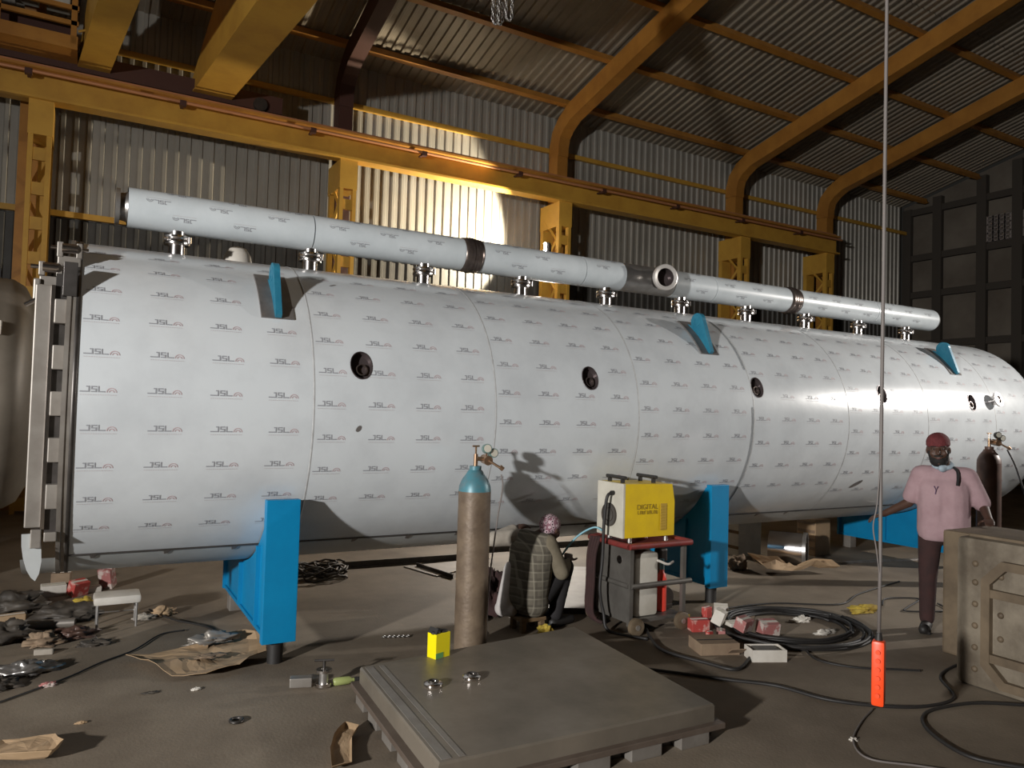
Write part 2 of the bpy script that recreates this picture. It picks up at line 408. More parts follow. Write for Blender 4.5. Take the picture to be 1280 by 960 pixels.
# roof
LEN = math.hypot(Y1-RIDGE_Y, RIDGE-EAVE); RA = math.atan(SL)
ce = MB()
ce.add([(X0, Y1+.1, EAVE+.10), (X1, Y1+.1, EAVE+.10), (X1, RIDGE_Y, RIDGE+.10), (X0, RIDGE_Y, RIDGE+.10), (X0, Y0, EAVE+.10), (X1, Y0, EAVE+.10)], [(0,1,2,3), (3,2,5,4)])
ce.add([(X0, Y1+.1, EAVE+.16), (X1, Y1+.1, EAVE+.16), (X1, RIDGE_Y, RIDGE+.16), (X0, RIDGE_Y, RIDGE+.16), (X0, Y0, EAVE+.16), (X1, Y0, EAVE+.16)], [(0,3,2,1), (3,4,5,2)])
ceil = tag(ce.build('ceiling', 'galv_dark'), kind='structure')
rs = corr(5, LEN/2-0.01).build('roof_sheet', 'roof', ceil, world=False)
first = True
for k in range(32):
    for j in range(2):
        t = j*LEN/2
        loc = (X0+k, Y1 - t*math.cos(RA) + 0.0, EAVE + 0.06 + t*math.sin(RA) + 0.004*(k % 2))
        rot = (PI/2 - RA, 0, 0)
        if first: rs.location = loc; rs.rotation_euler = rot; first = False
        else: share(rs, 'roof_sheet', ceil, loc, rot)
# purlins
pl = None
for k in range(7):
    y = Y1 - 0.75 - k*1.62; z = EAVE + (Y1-y)*SL - 0.06
    mb = MB().box((0,0,0), (X1-X0, 0.09, 0.15)).box((0,-0.05,-0.07), (X1-X0, 0.06, 0.02))
    if pl is None:
        pl = mb.build('purlin', 'orange', ceil, world=False); pl.location = ((X0+X1)/2, y, z); pl.rotation_euler = (-RA, 0, 0)
    else: share(pl, 'purlin', ceil, ((X0+X1)/2, y, z), (-RA, 0, 0))

# end wall with frame, infill panels, vent blocks
wr = tag(MB().add([(X1+.2, Y0, 0), (X1+.2, Y1+.1, 0), (X1+.2, Y1+.1, EAVE+.1), (X1+.2, RIDGE_Y, RIDGE+.1), (X1+.2, Y0, EAVE+.1),
                   (X1+.3, Y0, 0), (X1+.3, Y1+.1, 0), (X1+.3, Y1+.1, EAVE+.1), (X1+.3, RIDGE_Y, RIDGE+.1), (X1+.3, Y0, EAVE+.1)],
                  [(0,1,2,3,4), (5,9,8,7,6), (0,5,6,1), (1,6,7,2), (2,7,8,3), (3,8,9,4), (4,9,5,0)]).build('wall_right', 'end_wall'), kind='structure')
ys = [14.9, 13.9, 12.55, 11.55, 10.3, 8.9, 7.3]
zs = [0.0, 2.3, 4.3, 5.9, 7.1, 8.6]
for y in ys:
    MB().bx(X1+.02, X1+.2, y-.14, y+.14, 0, EAVE+(Y1-y)*SL-.05).build('pillar', 'end_frame', wr)
for z in zs[1:]:
    MB().bx(X1+.05, X1+.2, 6.0, 14.9, z-.10, z+.10).build('tie_beam', 'end_frame', wr)
for i in range(len(ys)-1):
    for j in range(len(zs)-1):
        if random.random() < 0.85:
            MB().bx(X1+.13, X1+.2, ys[i+1]+.16, ys[i]-.16, zs[j]+.12, zs[j+1]-.12).build('infill_panel', 'end_wall', wr)
jb = None
for i in range(2, 5):
    for r_ in range(3):
        for c_ in range(4):
            wd = (ys[i]-ys[i+1]-.34)/4
            mb = MB(); s2 = wd*.46
            for sx in (-1, 1): mb.bx(-.05, .05, sx*s2-.025, sx*s2+.025, -.12, .12)
            for sz in (-1, 0, 1): mb.bx(-.05, .05, -s2, s2, sz*.11-.012, sz*.11+.012)
            o = mb.build('vent_block', 'jali', wr, world=False)
            o.location = (X1+.08, ys[i+1]+.17+wd*(c_+.5), 7.35+.26*r_)
tag(MB().bx(X0-.1, X0, Y0, Y1, 0, EAVE).build('wall_left', 'galv_dark'), kind='structure')
tag(MB().bx(X0, X1, Y0-.1, Y0, 0, EAVE).build('wall_front', 'galv'), kind='structure')

# portal frames
def frame(x, label, dark=False):
    t = thing('portal_frame', label, 'steel frame', (x, Y1-.2, 0), 'portal frames along the hall')
    wdt = 0.28
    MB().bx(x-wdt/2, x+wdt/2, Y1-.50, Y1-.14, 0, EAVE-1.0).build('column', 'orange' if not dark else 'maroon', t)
    # curved haunch and rafter: swept box
    pts = [(Y1-.32, EAVE-1.0), (Y1-.34, EAVE-.75), (Y1-.42, EAVE-.5), (Y1-.62, EAVE-.30), (Y1-.95, EAVE-.12)]
    e = [(RIDGE_Y, RIDGE-.34)]
    P = pts + e; mb = MB(); vv = []; ff = []
    for i, p in enumerate(P):
        q0 = P[max(i-1, 0)]; q1 = P[min(i+1, len(P)-1)]
        d = Vector((0, q1[0]-q0[0], q1[1]-q0[1])).normalized(); nrm = Vector((0, -d.z, d.y))
        c = Vector((x, p[0], p[1])); h = .20
        for sx, sn in ((-1,-1), (1,-1), (1,1), (-1,1)): vv.append(c + Vector((sx*wdt/2, 0, 0)) + nrm*sn*h)
    for i in range(len(P)-1):
        for k in range(4):
            k2 = (k+1) % 4; ff.append((i*4+k, i*4+k2, (i+1)*4+k2, (i+1)*4+k))
    ff += [(3,2,1,0), tuple((len(P)-1)*4+k for k in range(4))]
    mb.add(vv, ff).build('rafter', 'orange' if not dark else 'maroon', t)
    return t
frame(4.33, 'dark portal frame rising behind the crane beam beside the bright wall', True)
frame(9.47, 'yellow portal frame with curved knee, in the middle of the roof')
frame(15.18, 'yellow portal frame with curved knee, second from the dark end wall')
frame(18.9, 'orange portal frame nearest the dark end wall')
frame(-0.9, 'orange portal frame column behind the slotted gantry column at the left edge')

# crane runway: beam, rail, conductor
BT = 7.02
rb = thing('crane_runway_beam', 'long yellow crane runway beam with a rail running the length of the hall', 'crane beam', (4.7, 14.0, 6.5))
MB().bx(X0, 18.5, 13.98, 14.02, 6.52, 6.98).build('web', 'yellow', rb)
MB().bx(X0, 18.5, 13.85, 14.15, 6.50, 6.54).build('bottom_flange', 'yellow', rb)
MB().bx(X0, 18.5, 13.82, 14.18, 6.96, 7.0).build('top_flange', 'orange', rb)
MB().bx(X0, 18.5, 13.96, 14.04, 7.0, 7.08).build('rail', 'copper', rb)
MB().tube([(X0, 13.72, 6.86), (18.4, 13.72, 6.86)], 0.028, 8).build('conductor_bar', 'copper', rb)
br = None
for k in range(12):
    x = -7.5 + k*2.2
    if br is None:
        br = MB().box((0, .1, 0), (.05, .26, .03)).box((0, 0, .0), (.10, .09, .09)).build('insulator', 'maroon', rb, world=False); br.location = (x-4.7, -.27, .34)
    else: share(br, 'insulator', rb, (x-4.7, -.27, .34))

def gantry(x, label):
    t = thing('gantry_column', label, 'column', (x, 14.1, 0), 'yellow columns under the crane beam')
    zt = 6.5
    w2 = .16
    # front leg: channel with slots between batten plates
    MB().bx(x-w2, x-w2+.07, 13.94, 14.06, 0, zt).build('leg', 'yellow', t)
    MB().bx(x+w2-.07, x+w2, 13.94, 14.06, 0, zt).build('leg', 'yellow', t)
    MB().bx(x-w2, x+w2, 14.60, 14.72, 0, zt).build('leg', 'yellow', t)
    z = 0.15
    k = 0
    bt = None
    while z < zt-.7:
        if bt is None: bt = MB().box((0,0,0), (2*w2-.1, .05, .2)).build('batten', 'yellow', t, world=False); bt.location = (0, -.12, z)
        else: share(bt, 'batten', t, (0, -.12, z))
        # diagonal laces on both sides
        y0, y1 = (14.06, 14.60) if k % 2 == 0 else (14.60, 14.06)
        MB().tube([(x-w2+.02, y0, z), (x-w2+.02, y1, z+.55)], .035, 4).build('lace', 'yellow', t)
        z += .55; k += 1
    MB().bx(x-w2-.01, x+w2+.01, 13.93, 14.73, zt-.55, zt).build('cap_plate', 'yellow', t)
    return t
gantry(-0.72, 'yellow slotted gantry column at the left edge behind the vessel door')
gantry(4.26, 'yellow laced gantry column beside the floodlit wall panel')
gantry(9.22, 'yellow laced gantry column with the bright lamp at its foot')
gantry(14.85, 'yellow laced gantry column, second from the end of the beam')
gantry(18.2, 'orange gantry column under the far end of the beam')

# overhead crane
cr = thing('overhead_crane', 'yellow overhead travelling crane with two girders on the runway beam', 'crane', (0.8, 14.0, 7.08))
def girder(x0, x1, name='girder', h=1.05):
    mb = MB(); ya, yb = 14.35, -2.0
    poly = [(ya, 7.22), (ya, 7.45), (ya-1.6, 7.22+h), (yb, 7.22+h), (yb, 7.22)]
    mb.prism([(p[0], p[1]) for p in poly], ((x0+x1)/2, 0, 0), (0,1,0), (0,0,1), x1-x0)
    mb.box(((x0+x1)/2, (ya+yb)/2, 7.205), (x1-x0+.06, ya-yb, .03))
    piv = Vector(((x0+x1)/2, ya, 0)); Rm = rotz(math.radians(5.5))
    mb.v = [Rm @ (p-piv) + piv for p in mb.v]
    return mb.build(name, 'yellow', cr)
g = girder(1.47, 2.05)
g2 = girder(-0.26, 0.14)
ec = MB().bx(-2.6, 3.0, 14.02, 14.30, 7.12, 7.42).build('end_carriage', 'maroon', cr)
for x in (-2.2, 2.6):
    MB().cyl((x, 13.94, 7.2), (x, 14.06, 7.2), .12, n=20).build('wheel', 'steel_dark', cr)
wk = MB().bx(-3.6, -.26, 13.4, 14.2, 7.22, 7.28).build('walkway', 'orange', cr)
MB().bx(-3.6, -.26, 13.36, 13.40, 7.20, 7.40).build('toe_board', 'orange', wk)
for z in (7.60, 7.84):
    MB().bx(-3.6, -.26, 13.36, 13.41, z-.035, z+.035).build('handrail', 'orange', wk)
for x in (-3.5, -2.4, -1.3, -.32):
    MB().bx(x-.04, x+.04, 13.36, 13.42, 7.28, 8.5).build('post', 'orange', wk)
MB().bx(-3.3, -.36, 13.75, 14.1, 7.28, 7.75).build('back_board', 'maroon', wk)
for x in (-.97, -.55):
    MB().bbox((x, 13.75, 8.14), (.32, .3, .42), .015).build('cabinet', 'm_white', cr)
MB().tube([(-.26, 13.4, 7.5), (-.12, 13.38, 7.56), (.05, 13.4, 7.42), (.1, 13.45, 7.3)], .02, 6).build('cable_loop', 'yellow', cr)
pts = []
for k in range(40):
    t = k/39; pts.append((2.35, 13.9 - t*5, 7.85 - .16*abs(math.sin(t*PI*6))))
MB().tube(pts, .018, 6).build('festoon_cable', 'black', cr)

# hanging chain
def chain(label, x, y, zb, zt):
    t = thing('hanging_chain', label, 'chain', (x, y, zb))
    def strand(pts, nm):
        mb = MB()
        for i, p in enumerate(pts[:-1]):
            d = (pts[i+1]-p); L = d.length; d.normalize()
            h = Vector((1,0,0)) if i % 2 else Vector((0,1,0))
            if abs(d.dot(h)) > .9: h = Vector((0,0,1))
            u = (h - d*h.dot(d)).normalized(); c = (p+pts[i+1])/2; ring = []
            for k in range(9):
                a = 2*PI*k/8; ring.append(c + d*math.cos(a)*L*.62 + u*math.sin(a)*L*.32)
            mb.tube(ring, .006, 5)
        mb.build(nm, 'steel', t, smooth=True)
    for dx, dy, zz in ((-.10, 0, .0), (-.03, .05, .04), (.04, -.03, .07)):
        pts = []; n = int((zt-zb-zz)/.05)
        for k in range(n, 0, -1): pts.append(Vector((x+dx-.035, y+dy, zb+zz+.04+k*.05)))
        for k in range(5): a = PI*k/4; pts.append(Vector((x+dx-.035*math.cos(a)+.0, y+dy, zb+zz+.04-.04*math.sin(a))))
        for k in range(1, n+1): pts.append(Vector((x+dx+.035, y+dy, zb+zz+.04+k*.05)))
        strand(pts, 'chain_loop')
    MB().bbox((x, y, zt), (.34, .25, .3), .03).build('hoist_body', 'orange', t)
    MB().tube([(x, y, zt+.1), (x, y, EAVE+(Y1-y)*SL+.05)], .03, 8).build('suspension_rod', 'steel_dark', t)
chain('bundle of steel hoist chain loops hanging at the top centre', 3.72, 6.9, 5.88, 7.2)

# floodlight on the gantry column, lighting the cladding
fl_ = thing('work_floodlight', 'small glaring floodlight just above the header pipe, clamped to a yellow column', 'lamp', (8.50, 13.42, 5.1))
R_ = rotz(math.radians(129))
MB().bbox((8.46, 13.39, 5.27), (.08, .26, .2), .02, rotz(math.radians(-40))).build('housing', 'steel_dark', fl_)
MB().box((8.41, 13.43, 5.27), (.05, .28, .17), rotz(math.radians(-40))).build('glass', 'lens', fl_)
MB().tube([(8.48, 13.37, 5.22), (8.70, 13.6, 5.10), (9.06, 13.96, 5.05)], .02, 6).build('bracket', 'steel_dark', fl_)

# ================================================================== THE VESSEL
YC, ZC, R = 6.598, 1.78, 1.22
def sp(x, deg, r=R):
    a = math.radians(deg); return Vector((x, YC - r*math.cos(a), ZC + r*math.sin(a)))
ves = thing('pressure_vessel', 'long horizontal cylindrical vessel wrapped in pale printed protective film', 'vessel', (5.5, YC, 0.0))
CW = 1.483; XB = -0.03
holes = {1: 1.81, 2: 3.90, 4: 5.99, 5: 8.04, 6: 9.86}
NCO = 8
XE = 11.42
logo_q = []
def q_(x0, y0, x1, y1, m): logo_q.append(([(x0,y0),(x1,y0),(x1,y1),(x0,y1)], m))
sw = .0085
q_(0, 0, .062, sw, 0); q_(.053, sw, .062, .044, 0); q_(.040, .0355, .053, .044, 0)
q_(.070, .0355, .106, .044, 0); q_(.070, .0178, .106, .0263, 0); q_(.070, 0, .106, sw, 0); q_(.070, .0263, .079, .0355, 0); q_(.097, sw, .106, .0178, 0)
q_(.113, sw, .122, .044, 0); q_(.113, 0, .160, sw, 0)
for ro, ri, m in ((.034, .0275, 1), (.019, .0125, 1)):
    for k in range(8):
        a0, a1 = PI*k/8, PI*(k+1)/8
        logo_q.append(([(.200+ro*math.cos(a0), ro*math.sin(a0)), (.200+ro*math.cos(a1), ro*math.sin(a1)), (.200+ri*math.cos(a1), ri*math.sin(a1)), (.200+ri*math.cos(a0), ri*math.sin(a0))], m))
for k in range(15):
    q_(.002+k*.0156, -.0215, .012+k*.0156, -.0165, 2)
def stamp(mb, fn, scale=1.0, flip=False):
    for poly, m in logo_q:
        mb.mi = m
        pts = [fn((.235-p[0] if flip else p[0])*scale, (-p[1] if flip else p[1])*scale) for p in poly]
        mb.add(pts, [(0,1,2,3)])
rowoff = [4.7, 2.4, 8.8, 4.3, 1.2, 7.4, 3.6, 9.4]
for i in range(NCO):
    xa = XB + CW*i; xb = XB + CW*(i+1) if i < NCO-1 else XE
    if xb - xa < .1: continue
    hx = holes.get(i); th = 17.3 if i != 6 else 15.4
    n = 8; ah = .13; bh = math.degrees(ah/R)
    xs = [xa + (xb-xa)*k/6 for k in range(7)]; ts = [-180 + 3.75*k for k in range(97)]
    if hx is not None:
        xs = sorted([x for x in xs if abs(x-hx) > ah+.02] + [hx-ah+2*ah*k/n for k in range(n+1)])
        ts = sorted([t for t in ts if abs(t-th) > bh+.6] + [th-bh+2*bh*k/n for k in range(n+1)])
    mb = MB(); vv = [sp(x, t) for x in xs for t in ts]; ff = []; T = len(ts)
    for ix in range(len(xs)-1):
        for it in range(T-1):
            if hx is not None and abs((xs[ix]+xs[ix+1])/2-hx) < ah and abs((ts[it]+ts[it+1])/2-th) < bh: continue
            ff.append((ix*T+it, ix*T+it+1, (ix+1)*T+it+1, (ix+1)*T+it))
    mb.add(vv, ff)
    rh = .083
    if hx is not None:
        sq = []
        for k in range(n): sq.append((-1+2*k/n, -1))
        for k in range(n): sq.append((1, -1+2*k/n))
        for k in range(n): sq.append((1-2*k/n, 1))
        for k in range(n): sq.append((-1, 1-2*k/n))
        outer = [sp(hx+ah*p[0], th+bh*p[1]) for p in sq]; inner = []
        for p in sq:
            L = math.hypot(*p); inner.append(sp(hx+rh*p[0]/L, th+math.degrees(1.27*rh*p[1]/L/R)))
        N = len(sq)
        mb.add(outer+inner, [(k, (k+1) % N, N+(k+1) % N, N+k) for k in range(N)])
    co = mb.build('shell_course', 'film', ves, smooth=True)
    # ring seam
    if i < NCO-1:
        MB().lathe([(-.008, R+.0003), (-.003, R+.0028), (.003, R+.0028), (.008, R+.0003)], (xb, YC, ZC), (1,0,0), 96, False, False).build('weld_seam', 'seam', co, smooth=True)
    # printed marks
    mb = MB()
    off = rowoff[i]
    for r_ in range(-4, 9):
        t0 = off + 11.42*r_
        if t0 < -43 or t0 > 95: continue
        for c_ in range(4):
            x0 = xa + .025 + .380*c_ + (.010 if r_ % 2 else 0)
            if x0 + .24 > xb: continue
            if hx is not None and abs(x0+.11-hx) < .13 and abs(t0-th) < 5.5: continue
            stamp(mb, lambda u, v: sp(x0+u, t0+math.degrees(v/R), R+.0012), .88)
    tag(mb.build('film_print', ['print_grey', 'print_red', 'print_faint'], co), kind='stuff')
    if hx is not None:
        c = sp(hx, th); nrm = (sp(hx, th, R+1)-c)
        tgv = (sp(hx, th+1)-sp(hx, th-1)).normalized()
        nm_ = MB().lathe([(-.006, rh+.004), (.003, rh+.003), (.003, rh-.002), (-.045, rh-.006), (-.05, .0005)], c, nrm, 36, False, False)
        nm_.v = [p + tgv*((p-c).dot(tgv)*.27) for p in nm_.v]
        nk = nm_.build('nozzle_opening', 'hole', ves, auto=50)
        MB().lathe([(-.048, .045), (-.012, .045), (-.012, .038), (-.048, .038)], c + Vector((.01, 0, -.028)), nrm, 24, False, False).build('inner_pipe', 'band', nk, auto=40)
# dished far end
prof = []
for k in range(13):
    a = PI/2*k/12; prof.append((.52*math.sin(a), max(R*math.cos(a)**.9, .0005)))
MB().lathe(prof, (XE, YC, ZC), (1,0,0), 96, True, False).build('dished_end', 'film', ves, smooth=True)
# side stub near the far end
c = sp(10.35, 17); nr = sp(10.35, 17, R+1)-c
st = MB().cyl(c-nr*.03, c+nr*.07, .06, n=24).build('side_stub', 'polish', ves, auto=40)
MB().ring(c+nr*.075, nr, .095, .05, .022).build('flange', 'polish', st, auto=40)
# film edge along the bottom, tack clips and lower film
def strip(xa, xb, t0, t1, r, nx, nt):
    mb = MB(); vv = []; ff = []
    for i in range(nx+1):
        for j in range(nt+1): vv.append(sp(xa+(xb-xa)*i/nx, t0+(t1-t0)*j/nt, r))
    for i in range(nx):
        for j in range(nt): ff.append((i*(nt+1)+j, i*(nt+1)+j+1, (i+1)*(nt+1)+j+1, (i+1)*(nt+1)+j))
    return mb.add(vv, ff)
fe = MB()
for t0, t1, r0, r1 in ((-55.6, -54.8, R, R+.010), (-54.8, -54.5, R+.010, R+.0005)):
    vv = [sp(x, t, r) for x in (-.03, XE) for t, r in ((t0, r0), (t1, r1))]; fe.add(vv, [(0,1,3,2)])
fe = fe.build('film_edge', 'steel_dark', ves)
tb = None
for k in range(16):
    x = .12 + k*.46
    o = MB().prism([(-.02, .02), (.03, .02), (.012, -.03), (-.012, -.04)], sp(x, -56, R+.004), (1,0,0), (sp(x, -55)-sp(x, -56)).normalized(), .006).build('tack_clip', 'pad', fe)
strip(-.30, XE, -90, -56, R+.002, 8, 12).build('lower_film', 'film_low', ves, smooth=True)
# smudge tape patches
for x, t, a_, b2, nm in ((1.79, -5.1, .022, .022, 'tape_patch'), (7.80, -33.8, .09, .035, 'tape_patch'), (1.71, 56, .03, .008, 'tape_patch')):
    poly = [(a_*math.cos(k*PI/5)*(1+.15*math.sin(k*3.1)), b2*math.sin(k*PI/5)) for k in range(10)]
    mb = MB().add([sp(x+p[0], t+math.degrees(p[1]+p[0]*.5)/R, R+.0015) for p in poly], [tuple(range(10))]).build(nm, 'pad', ves)
# lifting lugs
for x in (1.22, 5.47, 9.78):
    lug = MB(); tm = 46.0
    c = sp(x, tm); nr = (sp(x, tm, R+1)-c).normalized(); tg = (sp(x, tm+1)-sp(x, tm-1)).normalized()
    def zz(p): return p
    poly = [(-.27, -.012), (-.27, .02)]
    hc = (.10, .105); hr = .085
    for k in range(13):
        a = math.radians(130 - k*17); poly.append((hc[0]+hr*math.cos(a), hc[1]+hr*math.sin(a)))
    poly += [(.21, -.012), (0, .0)]
    n_ = len(poly)
    lo = lug.prism(poly, c, tg, nr, .045).build('lifting_lug', 'lug_blue', ves)
    MB().ring(c+tg*hc[0]+nr*hc[1], (1,0,0), .055, .03, .05, 20).build('eye', 'lug_blue', lo, auto=40)
    mb = MB(); vv = []; ff = []
    for j in range(9):
        t = 33.5 + (57.5-33.5)*j/8
        vv += [sp(x-.115, t, R+.012), sp(x+.115, t, R+.012), sp(x-.118, t, R-.002), sp(x+.118, t, R-.002)]
    for j in range(8):
        k = j*4; ff += [(k, k+1, k+5, k+4), (k+2, k, k+4, k+6), (k+1, k+3, k+7, k+5)]
    ff += [(0,2,3,1), (32,33,35,34)]
    mb.add(vv, ff).build('reinforcing_pad', 'pad', lo, smooth=False)

# door end
MB().lathe([(-.10, .5), (-.10, R+.012), (-.075, R+.012), (-.07, R+.004), (-.03, R+.004), (-.03, .5), (-.10, .5)], (0, YC, ZC), (1,0,0), 96, False, False).build('end_flange', 'steel_dull', ves, auto=30)
MB().lathe([(-.048, R+.006), (-.046, R+.010), (-.026, R+.010), (-.022, R+.003)], (0, YC, ZC), (1,0,0), 96, False, False).build('end_seam', 'steel_dark', ves, smooth=True)
df = MB().bx(-.165, -.10, 5.67, 7.54, .94, 2.64).build('door_frame', 'steel_dark', ves)
for k in range(5):
    z = 1.21 + k*.295
    for y in (5.64, 7.57):
        MB().bbox((-.132, y, z), (.066, .10, .155), .006).build('locking_tooth', 'steel_dull', df)
MB().bbox((-.085, 5.62, 2.60), (.08, .07, .22), .004).build('corner_block', 'steel_dark', df)
door = MB().bbox((-.23, YC, 1.785), (.09, 1.88, 1.55), .008).build('door', 'steel_dull', ves)
MB().bx(-.187, -.165, 5.645, 5.675, 1.0, 2.56).build('door_bead', 'polish', door)
# hinge brackets and pins on top of the door
for x, y, z, s_ in ((-.10, 5.83, 2.77, .85), (-.20, 5.74, 2.62, .75)):
    hg = MB().bbox((x, y, z-.05), (.16*s_, .06, .14*s_), .008).build('hinge_bracket', 'steel_dull', ves)
    for dx in (-.065, .065):
        MB().bbox((x+dx*s_, y, z+.05), (.035, .07, .12*s_), .006).build('lug_plate', 'steel_dull', hg)
    MB().cyl((x-.11, y-.02, z+.06), (x+.11, y-.02, z+.06), .014, n=12).build('pin', 'polish', hg, auto=40)
    MB().cyl((x-.045, y-.02, z+.06), (x+.045, y-.02, z+.06), .034, n=14).build('roller', 'polish', hg, auto=40)
MB().bbox((-.27, 5.72, 2.52), (.04, .06, .16), .01).build('end_bracket', 'steel_dull', ves)
MB().cyl((-.33, 5.68, 2.42), (-.27, 5.68, 2.46), .014, n=10).build('hinge_pin', 'polish', ves)
MB().bbox((-.13, 5.68, .95), (.07, .08, .06), .006).build('bottom_block', 'steel_dull', ves)
MB().bbox((-.21, 5.74, .93), (.06, .06, .12), .006).build('bottom_block', 'steel_dull', ves)
# crescent drip plate under the door
poly = [(-.29, .96), (-.287, .88), (-.275, .80), (-.255, .73), (-.23, .68), (-.205, .655), (-.185, .70), (-.175, .78), (-.18, .87), (-.19, .96)]
MB().prism([(p[0], p[1]) for p in poly], (0, 5.78, 0), Vector((1, .12, 0)).normalized(), (0,0,1), .02).build('drip_plate', 'film_low', ves)

# ------------------------------------------------------------------ saddles
def saddle_proto():
    t = thing('saddle_support', '', 'support', (1.28, 5.42, 0), 'blue saddles under the vessel')
    x = 1.28
    zt = ZC - R*math.sin(math.radians(31)) + .01
    MB().bbox((x, 5.46, (zt+.16)/2), (.235, .07, zt-.16), .004).build('front_plate', 'blue', t)
    arc = [(YC - (R+.006)*math.cos(math.radians(-a)), ZC - (R+.006)*math.sin(math.radians(a))) for a in [31+k*4.2 for k in range(22)]]
    arc = [(YC - (R+.012)*math.cos(math.radians(a)), ZC - (R+.012)*math.sin(math.radians(a))) for a in [32+k*4.3 for k in range(21)]]
    ye = arc[-1][0]
    poly = [(5.48, .20), (5.48, arc[0][1])] + arc + [(ye, .20)]
    w_ = MB().prism(poly, (x-.055, 0, 0), (0,1,0), (0,0,1), .03).build('web', 'blue', t)
    MB().prism(poly, (x+.055, 0, 0), (0,1,0), (0,0,1), .03).build('web', 'blue', t)
    MB().bx(x-.085, x+.085, 5.48, ye, .17, .20).build('base_plate', 'blue', t)
    MB().bx(x-.10, x+.10, 5.80, 5.83, .20, .78).build('stiffener', 'blue', t)
    MB().bx(x-.10, x+.10, 6.45, 6.48, .20, .54).build('stiffener', 'blue', t)
    MB().bx(x-.10, x+.10, ye, ye+.03, .17, arc[-1][1]-.02).build('end_plate', 'blue', t)
    MB().cyl((x, 5.53, 0), (x, 5.53, .175), .055, n=16).build('foot', 'black', t, auto=40)
    MB().bbox((x, ye-.10, .085), (.13, .13, .17), .006).build('foot', 'steel_dull', t)
    return t
s0 = saddle_proto(); s0['label'] = 'blue painted steel saddle beneath the door end of the vessel'
s1 = copy_tree(s0); s1.location = (5.50, 5.42, 0); s1['label'] = 'blue painted steel saddle standing beside the yellow welding machine'
s2 = copy_tree(s0); s2.location = (9.75, 5.42, 0); s2['label'] = 'blue painted steel saddle behind the man in pink'

# ------------------------------------------------------------------ header pipe
HZ, HR = 3.34, .156
hp = thing('header_pipe', 'pale film-wrapped header pipe running along the top of the vessel', 'pipe', (5.5, YC, 3.0))
def hsp(x, deg, r=HR):
    a = math.radians(deg); return Vector((x, YC - r*math.cos(a), HZ + r*math.sin(a)))
def hpipe(xa, xb, m='film_pipe', nm='pipe_section', pr=True, r=HR):
    o = MB().lathe([(xa, r), (xb, r)], (0, YC, HZ), (1,0,0), 48).build(nm, m, hp, auto=40)
    if pr:
        mb = MB(); x = xa+.12
        while x + .3 < xb:
            for t, dx in ((22, 0), (62, .15), (-22, .19)):
                if x+dx+.22 < xb: stamp(mb, lambda u, v: hsp(x+dx+u, t+math.degrees(v/HR), HR+.0012), .75, True)
            x += .46
        tag(mb.build('film_print', ['print_grey', 'print_grey', 'print_faint'], o), kind='stuff')
    return o
hpipe(.26, 1.69); hpipe(1.70, 3.15); hpipe(3.34, 4.55); hpipe(4.56, 5.08)
hpipe(5.08, 5.78, 'steel', 'tee_section', False); hpipe(5.79, 6.42); hpipe(6.43, 7.73); hpipe(7.90, 9.45); hpipe(9.46, 10.86)
for x in (3.245, 7.815):
    bd = MB().lathe([(-.10, HR-.002), (-.095, HR+.006), (-.05, HR+.012), (-.03, HR+.004), (-.012, HR+.018), (.0, HR+.004), (.012, HR+.018), (.03, HR+.004), (.05, HR+.012), (.095, HR+.006), (.10, HR-.002)], (x, YC, HZ), (1,0,0), 48, False, False).build('weld_band', 'band', hp, smooth=True)
MB().lathe([(0, HR), (0, .12), (-.02, .11), (-.055, .105), (-.055, .14), (-.085, .14), (-.085, .09), (-.07, .0005)], (.26, YC, HZ), (1,0,0), 40, False, False).build('end_flange', 'steel', hp, auto=35)
MB().lathe([(0, HR), (.02, HR-.005), (.06, HR*.85), (.10, HR*.5), (.115, .0005)], (10.86, YC, HZ), (1,0,0), 40, False, False).build('end_cap', 'steel', hp, smooth=True)
# nozzles between header and shell
nz = None
for k in range(10):
    x = .6246 + 1.072*k
    if nz is None:
        zb = 3.001 - 3.0
        nz = MB().lathe([(zb, .062), (.085, .062), (.087, .095), (.105, .10), (.120, .095), (.122, .064), (.126, .064), (.128, .095), (.143, .10), (.158, .095), (.16, .062), (.27, .062), (.30, .075)], (0,0,0), (0,0,1), 28, False, False).build('nozzle', 'polish', hp, world=False, auto=35)
        nz.location = (x-5.5, 0, 0)
        lv = MB().cyl((-.10, -.05, .125), (.10, -.05, .125), .012, n=8).cyl((.085, -.07, .10), (.085, -.07, .15), .014, n=8).build('clamp_bolt', 'polish', nz, world=False, auto=40)
    else:
        c = share(nz, 'nozzle', hp, (x-5.5, 0, 0)); share(lv, 'clamp_bolt', c, (0,0,0))
# dark branch with an open ring flange facing the camera
ax = Vector((-.25, -1, -.02)).normalized(); c0 = Vector((5.56, YC, HZ))
bn = MB().lathe([(.10, .098), (.25, .098), (.27, .102), (.33, .102)], c0, ax, 36, False, False).build('branch', 'steel_dark', hp, auto=40)
MB().lathe([(.30, .100), (.30, .142), (.34, .142), (.345, .130), (.335, .100), (.32, .098)], c0, ax, 40, False, False).build('ring_flange', 'bright', bn, auto=35)
MB().lathe([(.33, .0975), (.20, .094), (.19, .0005)], c0, ax, 40, False, False).build('bore', 'hole', bn, auto=35)
# white dome cap standing behind the shell crest
MB().lathe([(0, .125), (.10, .125), (.18, .11), (.24, .075), (.27, .0005)], (1.15, 6.92, 2.945), (0,.1,1), 24, True, False).build('white_cap', 'white', ves, smooth=True)

